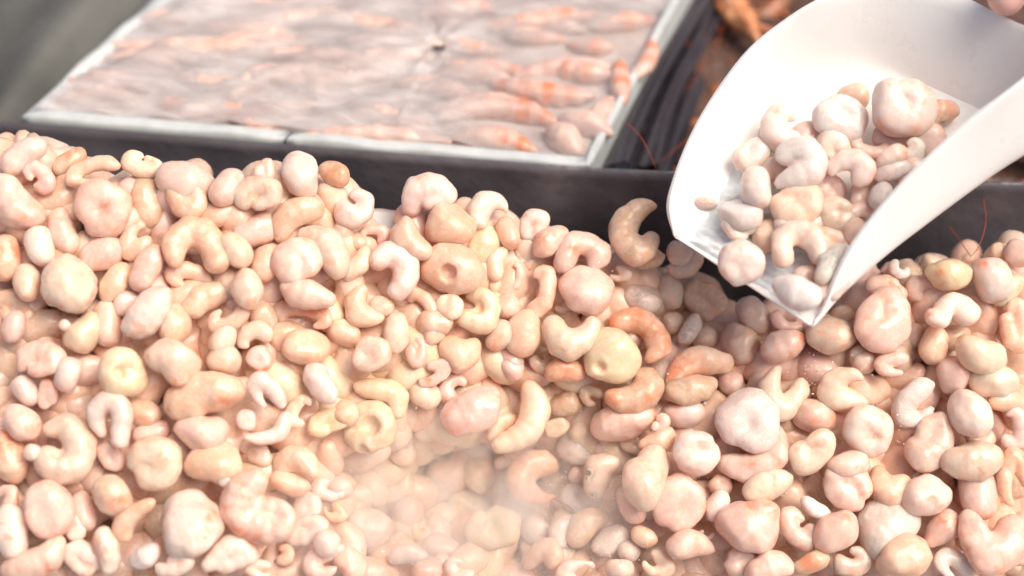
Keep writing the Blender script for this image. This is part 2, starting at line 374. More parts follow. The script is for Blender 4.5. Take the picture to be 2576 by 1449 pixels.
d0 = on_level(1105, 118, ZT); rr = np.linalg.norm(FILM[..., :2] - d0[:2], axis=-1); an = np.arctan2(FILM[..., 1] - d0[1], FILM[..., 0] - d0[0])
edge = np.minimum(np.minimum(ug, 1 - ug), np.minimum(vg, 1 - vg))
FILM[..., 2] += .0035 * sstep(edge * 14) + lumps(FILM * [1, 2.2, 1], 9, .0022, .06) + lumps(FILM * [1, 1.8, 1], 10, .0011, .022) + .0014 * np.sin(an * 9 + 1) * np.exp(-rr / .07) * sstep(rr / .012) - .004 * np.exp(-(rr / .006) ** 2)
FILM[..., 2] += -.0014 * np.exp(-((FILM[..., 1] - d0[1] - .03 * (FILM[..., 0] - d0[0])) / .0022) ** 2) * np.exp(-np.abs(FILM[..., 0] - d0[0]) / .07) + .0012 * np.exp(-((FILM[..., 1] - d0[1] - .005) / .002) ** 2)
for k in range(26):                       # creases of the film, most of them fanning out from one gathered spot
    a_ = rng.uniform(0, 6.28) if k < 14 else rng.normal(0, .25); o_ = d0[:2] if k < 14 else (iw[0] + (iw[1] - iw[0]) * rng.random() + (iw[3] - iw[0]) * rng.random() * .8)[:2]
    dx_, dy_ = FILM[..., 0] - o_[0], FILM[..., 1] - o_[1]; al = dx_ * math.cos(a_) + dy_ * math.sin(a_); pe = -dx_ * math.sin(a_) + dy_ * math.cos(a_) + .004 * np.sin(al * 60 + k)
    FILM[..., 2] += rng.uniform(.0006, .0015) * np.exp(-(pe / .0022) ** 2) * sstep(al / .012) * np.exp(-np.clip(al, 0, 9) / rng.uniform(.05, .12)) * sstep(edge * 20)
pxr = sstep((ug - .62) / .25) * sstep((.75 - vg) / .35)
wmesh('film', FILM.reshape(-1, 3), grid_faces(130, 200), M_FILM, parent=blk, attrs={'op': (1 - .62 * pxr).ravel()})

GT = quad_pt(*[on_level(x, y, ZT + .0058) for x, y in ((1088, 123), (1122, 124), (1120, 116), (1090, 115))], *np.meshgrid(np.linspace(0, 1, 9), np.linspace(0, 1, 5), indexing='ij')); GT[..., 2] += lumps(GT, 8, .0004, .004)
v, f = solid_sheet(GT.transpose(1, 0, 2), .0006); wmesh('dark_hole_patch', v, f, M_FOLD, parent=blk)  # dark sheet laid on the film, standing for the dark inside of a hole

# dark folds of the second bin, right of the box, and the brown shrimp in it
def patch(A, B, na, nb, fold, name, m, th=.0008, **pr):        # a folded sheet between two space curves
    A = catmull(A, na); B = catmull(B, na); u = np.linspace(0, 1, nb)
    G = A[:, None] * (1 - u)[None, :, None] + B[:, None] * u[None, :, None]
    t = np.linspace(0, 1, na)[:, None]
    G = G + fold(t, u[None, :])[..., None] * np.array([.2, -.5, .84])
    v, f = solid_sheet(G, th); return wmesh(name, v, f, m, **pr)
patch([on_level(1440, 428, ZT - .02), on_level(1560, 230, ZT - .02), on_level(1720, -20, ZT - .02), on_level(1850, -260, ZT - .02)],
      [on_level(1690, 436, ZT - .045), on_level(1760, 240, ZT - .06), on_level(1890, 0, ZT - .075), on_level(2010, -260, ZT - .08)], 60, 60,
      lambda t, u: .006 * np.sin(u * 19 + 2.5 * np.sin(t * 4)) * (1 - .4 * t) + .003 * np.sin(u * 43 + t * 9) + .012 * np.sin(u * 3.1),
      'folded_bag', M_FOLD, label='black plastic bag folded down beside the white box', category='plastic bag')
FZ = ZT - .085
gx, gy = np.meshgrid(np.linspace(1600, 2900, 60), np.linspace(500, -300, 50), indexing='ij')
BG = on_level(gx, gy, FZ); BG[..., 2] += lumps(BG, 21, .006, .06) + .012
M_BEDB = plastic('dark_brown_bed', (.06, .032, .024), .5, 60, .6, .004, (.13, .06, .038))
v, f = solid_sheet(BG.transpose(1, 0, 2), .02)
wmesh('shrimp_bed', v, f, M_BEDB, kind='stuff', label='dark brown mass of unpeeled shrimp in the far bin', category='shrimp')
def brown_shrimp(px, py, ang, L, curl, i, lab):
    c = on_level(px, py, FZ + (.05 if i < 2 else .026)); root = empty('unpeeled_shrimp', c, label=lab, category='shrimp', group='unpeeled shrimp in the far bin')
    n = 8; th = ang; p = np.zeros(3); P = [p.copy()]
    for k in range(n - 1):
        p = p + np.array([math.cos(th), math.sin(th), rng.uniform(-.08, .08)]) * L / n; th += curl / n; P.append(p.copy())
    P = np.array(P); P -= P.mean(0); rad = np.array([.25, .6, .95, 1.05, 1, .85, .65, .4]) * L * .085
    v, f = tube_field(P, rad, .0028, seed=i + 70, amp=.0006, seg=.05)
    red = np.clip(.5 + .5 * np.sin(v[:, 0] * 240 + v[:, 1] * 260), 0, 1) * rng.uniform(.4, 1)
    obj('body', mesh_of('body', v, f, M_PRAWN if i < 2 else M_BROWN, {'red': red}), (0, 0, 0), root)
    for k in range(14 if i < 2 else 5):                       # swimmer legs
        q = P[2 + k % 5]; s_ = rng.uniform(-1, 1, 3) * .008
        t = np.linspace(0, 1, 5)[:, None]; W = q + t * (np.array([.012, -.018, .006]) + s_) * (1.5 if i < 2 else 1) + t ** 2 * np.array([0, 0, -.006])
        v, f = tube_w(W, np.linspace(.0016, .0005, 5), 5)
        obj('leg', mesh_of('leg', v, f, M_LEG, {'red': np.full(len(v), .5)}), (0, 0, 0), root)
    for k in range(2):
        t = np.linspace(0, 1, 12)[:, None]; d = np.array([-math.cos(ang + .5 * (k - .5)), -math.sin(ang + .5 * (k - .5)), .25])
        v, f = tube_w(P[0] + t * d * L * .9 + np.sin(t * 3) * np.array([.006, .004, .008]), np.linspace(.0006, .0002, 12), 5)
        obj('antenna', mesh_of('antenna', v, f, M_ANT), (0, 0, 0), root)
BS = [(1838, 15, 1.8, .11, .4), (1880, 62, -1.1, .075, .7), (1790, 60, 1.5, .08, -.4), (1960, 10, .6, .1, .5), (1830, 150, 2.2, .09, .6), (1800, 250, 1.2, .085, .7), (1760, 330, .5, .08, -.8),
      (1900, -60, .2, .09, .6), (2050, -40, 1.2, .1, .4), (1760, -40, 1.7, .09, .3), (2440, 420, .7, .09, .8), (2560, 380, 2, .09, .6), (2350, 480, .3, .08, 1.), (2600, 470, .2, .09, .5), (2700, 400, 1.2, .09, .6), (1690, 380, .9, .07, .9)]
BL = ['orange brown unpeeled shrimp with pale legs at the top, left of the scoop', 'pale-legged brown shrimp touching the left rim of the scoop', 'thin rusty shrimp upright beside the black folded bag, at the top edge',
      'dark shrimp half hidden behind the top of the scoop wall', 'dim brown shrimp below the pale-legged one, left of scoop', 'dark brown shrimp in shade between folded bag and scoop', 'dim shrimp close above the liner rim, left of scoop',
      'shrimp cut off by the top edge left of the scoop', 'brown shrimp behind the top left of scoop', 'rusty shrimp by the top of the folded bag', 'dark shrimp right of the scoop above the liner rim', 'dark shrimp at the right edge under the scoop rim',
      'dark shrimp close under the right scoop wall', 'dim shrimp at right edge above the liner', 'shrimp beyond the right edge of the photo', 'small dim shrimp where the folded bag meets the liner rim']
for i, (b, l) in enumerate(zip(BS, BL)): brown_shrimp(*b, i, l)

# olive plastic sheet hanging behind the box at the left
patch([pw(-500, -260, 1.32), pw(-460, 120, 1.22), pw(-420, 420, 1.13)], [pw(620, -300, 1.36), pw(300, 90, 1.24), pw(60, 420, 1.14)], 50, 90,
      lambda t, u: .014 * np.sin(u * 9 + t * 1.5) + .003 * np.sin(u * 23 + t * 3 + 1),
      'plastic_sheet', M_CURTAIN, label='olive grey plastic sheet in slanting folds at the upper left', category='plastic sheet')
# a loose clear-white tag stuck to the liner
G = pw(*np.meshgrid(np.linspace(925, 1002, 8), np.linspace(528, 585, 6), indexing='ij'), 1.012); G[..., 1] += lumps(G, 2, .0006, .02)
v, f = solid_sheet(G, .0012); wmesh('paper_tag', v, f, M_TAG, label='small whitish tag wedged between shrimp at the foot of the liner', category='tag')
def loose_antenna(P, lab, r=.00035):
    P = catmull(P, 24); v, f = tube_w(P, np.linspace(r, r * .5, 24), 6)
    wmesh('shrimp_antenna', v, f, M_ANT, label=lab, category='antenna')
loose_antenna([pw(1575, 308, 1.06), pw(1612, 345, 1.045), pw(1640, 400, 1.04), pw(1650, 425, 1.035)], 'thin red antenna lying over the folded bag left of the scoop')
loose_antenna([pw(2388, 570, 1.05), pw(2415, 605, 1.03), pw(2442, 645, 1.0)], 'straight red antenna right of the scoop, leaning left')
loose_antenna([pw(2474, 500, 1.05), pw(2480, 560, 1.03), pw(2462, 620, 1.01), pw(2440, 648, .998)], 'curved red antenna right of the scoop, the taller of two')

# ---------------------------------------------------------------- scoop
N_ = np.array([-.2, .4, .9]); N_ /= np.linalg.norm(N_); P0 = pc(1870, 710, .962)
def floor_depth(px, py):
    r = pc(px, py, 1.0); return (P0 @ N_) / (r @ N_)
RIM = np.array([(1694, 592), (1680, 520), (1700, 440), (1740, 340), (1800, 235), (1880, 130), (1962, 60), (2060, 0), (2190, -52), (2330, -44), (2441, 0), (2520, 40), (2600, 72), (2690, 92),
                (2576, 200), (2430, 310), (2300, 430), (2200, 540), (2120, 655), (2064, 786), (2042, 819)], float)
BASE = np.array([(1700, 598), (1722, 580), (1765, 520), (1815, 430), (1880, 335), (1960, 262), (2050, 208), (2140, 178), (2215, 172), (2290, 195), (2380, 236), (2480, 280), (2580, 330), (2690, 372),
                 (2576, 432), (2470, 506), (2360, 584), (2250, 661), (2140, 745), (2070, 800), (2040, 822)], float)
KAP = np.interp(np.arange(21), [0, 4, 7, 8, 10, 12, 13, 14, 20], [.9, .9, .8, .6, .4, .5, .8, 1., 1.])
bd = floor_depth(BASE[:, 0], BASE[:, 1]); base = pc(BASE[:, 0], BASE[:, 1], bd)
sl = np.linalg.norm(RIM - BASE, axis=1) / FPX; rim = pc(RIM[:, 0], RIM[:, 1], bd - KAP * sl)
NS = 120
base = catmull(base, NS); rim = catmull(rim, NS)
fl_c = []
for k in range(NS // 2):                # floor: ribs between the left and the right half of the base loop
    fl_c.append((base[k], base[NS - 1 - k]))
sec = []
for k in range(NS // 2):
    L_, R_ = base[k], base[NS - 1 - k]; l_, r_ = rim[k], rim[NS - 1 - k]
    pl = np.vstack([l_ + (L_ - l_) * np.linspace(0, 1, 13)[:-1, None], L_ + (R_ - L_) * np.linspace(0, 1, 19)[:, None], R_ + (r_ - R_) * np.linspace(0, 1, 13)[1:, None]])
    rnd = 14
    for _ in range(rnd): pl[1:-1] = pl[1:-1] * .5 + (pl[:-2] + pl[2:]) * .25
    sec.append(pl)
mid = sec[-1].mean(0); e_ = (base[NS // 2 - 1] + base[NS // 2]) / 2; r_ = (rim[NS // 2 - 1] + rim[NS // 2]) / 2
pl = np.vstack([r_ + (e_ - r_) * np.linspace(0, 1, 13)[:-1, None], np.repeat(e_[None], 19, 0), e_ + (r_ - e_) * np.linspace(0, 1, 13)[1:, None]]); pl += np.linspace(-.0002, .0002, 43)[:, None] * (rim[NS // 2] - rim[NS // 2 - 1]) / .001 * .1
for _ in range(14): pl[1:-1] = pl[1:-1] * .5 + (pl[:-2] + pl[2:]) * .25
sec.append(pl); sec = np.array(sec)
for _ in range(40):
    S = np.concatenate([sec, sec[-2:-1, ::-1]]); w_ = np.clip((np.arange(1, len(sec)) - 30) / 20, .05, 1)[:, None, None]
    if _ < 3: w_ = np.maximum(w_, .9)
    new = S[1:-1, 1:-1] * .5 + (S[:-2, 1:-1] + S[2:, 1:-1]) * .25
    sec[1:, 1:-1] = sec[1:, 1:-1] * (1 - w_) + new * w_
    sec[-1] = (sec[-1] + sec[-1, ::-1]) / 2
SW = CAM + cam2w(sec); ctr = SW.reshape(-1, 3).mean(0)
scoop = empty('hand_scoop', ctr, label='white plastic hand scoop full of peeled shrimp, held over the heap', category='scoop')
ob = wmesh('scoop_bowl', SW.reshape(-1, 3), grid_faces(*SW.shape[:2])[:, ::-1], M_WHITE, parent=scoop)
bm = bmesh.new(); bm.from_mesh(ob.data); bmesh.ops.remove_doubles(bm, verts=bm.verts, dist=2e-5); bm.to_mesh(ob.data); bm.free()
sm = ob.modifiers.new('wall', 'SOLIDIFY'); sm.thickness = .0024; sm.offset = 0
bv = ob.modifiers.new('round', 'BEVEL'); bv.width = .0005; bv.segments = 2; bv.limit_method = 'ANGLE'; bv.angle_limit = R(50)
hd = floor_depth(2690, 230) - .03
hp = np.array([pc(2735, 170, hd + .004), pc(2750, 130, hd), pc(2780, 90, hd - .006), pc(2950, -40, hd - .012), pc(3090, -150, hd - .016)])
hp = catmull(hp, 12); v, f = tube_field(hp, np.interp(np.arange(12), [0, 2, 4, 10, 11], [.020, .016, .0125, .0125, .010]), .002, seg=0, amp=0)
wmesh('handle', CAM + cam2w(v), f, M_WHITE, parent=scoop)
# frost on the scoop floor
ii, jj = np.meshgrid(np.linspace(.4, 23, 80), np.linspace(11.5, 30.5, 80), indexing='ij')
i_, j_ = ii.astype(int), jj.astype(int); a_, b_ = (ii - i_)[..., None], (jj - j_)[..., None]
fc = (sec[i_, j_] * (1 - a_) + sec[i_ + 1, j_] * a_) * (1 - b_) + (sec[i_, j_ + 1] * (1 - a_) + sec[i_ + 1, j_ + 1] * a_) * b_
ed = np.clip(np.minimum(np.minimum((ii - .4) / 6, (23 - ii) / 9), np.minimum((jj - 11.5) / 4, (30.5 - jj) / 5)), 0, 1)
hgt = .0006 + .0032 * sstep(ed) * (1.1 - .5 * (jj - 11.5) / 19) + (lumps(fc, 4, .0009, .014) + lumps(fc, 6, .0006, .005)) * sstep(ed)
fc = fc + N_ * hgt[..., None]
v, f = solid_sheet((CAM + cam2w(fc))[:, ::-1], .0009)
wmesh('scoop_frost', v, f, M_FROST, kind='stuff', label='loose white ice frost on the floor of the scoop', category='frost')

# ---------------------------------------------------------------- the hand that grips the scoop (only the thumb tip is in view)
hz = hd
def cpts(L, z): return np.array([pc(x, y, z + dz)[...] for x, y, dz in L])
person = empty('person', CAM + cam2w(pc(2900, -200, hz)), label='hand with a bare pink thumb pressing on the back rim of the scoop', category='person')
chains = []
TIPZ = (bd[11] - KAP[11] * sl[11]) - .012
chains.append((np.array([pc(2532, -7, TIPZ), pc(2560, -55, TIPZ - .003), pc(2630, -135, TIPZ - .010), pc(2720, -190, hz - .030), pc(2850, -215, hz - .030)]), [.0102, .0112, .0118, .0125, .015]))
chains.append((np.array([pc(2830, -180, hz - .022), pc(2930, -230, hz - .026), pc(3060, -300, hz - .024), pc(3240, -420, hz - .02), pc(3500, -600, hz - .02)]), [.018, .021, .021, .020, .024]))
for k in range(4):
    x, y = 2760 + 82 * k, 60 - 62 * k; l = [.9, 1, .95, .8][k]
    chains.append((np.array([pc(x + 70, y - 170, hz - .026), pc(x + 10, y - 120 * l, hz - .044), pc(x - 40, y + 25, hz - .034), pc(x - 30, y + 75, hz - .008), pc(x + 5, y + 55, hz + .014), pc(x + 40, y + 5, hz + .020)]), [.0105, .0098, .0092, .0088, .0082, .0068]))
V = []; F = []; off = 0
allp = np.vstack([catmull(np.hstack([c, np.array(r)[:, None]]), 14) for c, r in chains])
lo = (allp[:, :3] - .028).min(0); hi = (allp[:, :3] + .028).max(0); hh = .0017; hi = np.minimum(hi, lo + .26)
nn = np.ceil((hi - lo) / hh).astype(int) + 1
g = np.stack(np.meshgrid(*[lo[a] + np.arange(nn[a]) * hh for a in range(3)], indexing='ij'), -1).astype(np.float32)
d = np.full(g.shape[:3], .05, np.float32)
for ci, (c, r) in enumerate(chains):
    cc = catmull(np.hstack([c, np.array(r)[:, None]]), 14); dc = None
    for i in range(13):
        a, b = cc[i, :3].astype(np.float32), cc[i + 1, :3].astype(np.float32); ab = b - a; t = np.clip(((g - a) @ ab) / max(ab @ ab, 1e-9), 0, 1)
        e = np.sqrt(((g - a - t[..., None] * ab) ** 2).sum(-1)) - (cc[i, 3] + (cc[i + 1, 3] - cc[i, 3]) * t)
        dc = e if dc is None else np.minimum(dc, e)
    k_ = .0045 if ci < 2 else .0028
    q = np.clip(.5 + .5 * (d - dc) / k_, 0, 1); d = d * (1 - q) + dc * q - k_ * q * (1 - q)
v, f = nets(d, lo, hh)
wmesh('body', CAM + cam2w(v), f, M_SKIN, parent=person)
a = pc(2540, -18, TIPZ)
uu, vv2 = np.meshgrid(np.linspace(-1, 1, 13), np.linspace(-1, 1, 11), indexing='ij'); ax_ = np.array([.45, .85, .12]); ax_ /= np.linalg.norm(ax_); bx_ = np.cross(ax_, [.1, -.2, .97]); bx_ /= np.linalg.norm(bx_); nx_ = np.cross(bx_, ax_)
if nx_[2] < 0: nx_ = -nx_
sq = np.sqrt(1 - .45 * vv2 ** 2)
GN = a + uu[..., None] * ax_ * .0062 * sq[..., None] + vv2[..., None] * bx_ * .0066 + nx_ * (.0107 - .0034 * vv2[..., None] ** 2 - .0012 * np.clip(-uu[..., None], 0, 1) ** 2) + ax_ * .004
v, f = solid_sheet(CAM + cam2w(GN), .0006); wmesh('thumb_nail', v, f, M_NAIL, parent=person)

# ---------------------------------------------------------------- peeled shrimp
CROP = {3: (2050, 0, .4464), 4: (0, 400, .4831), 5: (1050, 500, .4486), 6: (2050, 500, .4485), 7: (0, 1100, .4831), 8: (1050, 1100, .4831), 9: (2050, 1100, .4832)}
TINT = {'c': (.72, .525, .38), 'w': (.76, .59, .505), 'p': (.74, .465, .375), 'h': (.73, .44, .285), 't': (.55, .35, .215), 'g': (.61, .425, .325), 'y': (.72, .55, .34), 'o': (.62, .29, .14)}  # tan and grey also carry shade, as on pieces below the scoop lip
WORD = {'c': 'cream', 'w': 'whitish', 'p': 'pale pink', 'h': 'peach', 't': 'tan', 'g': 'greyish pink', 'y': 'yellowish', 'o': 'orange'}
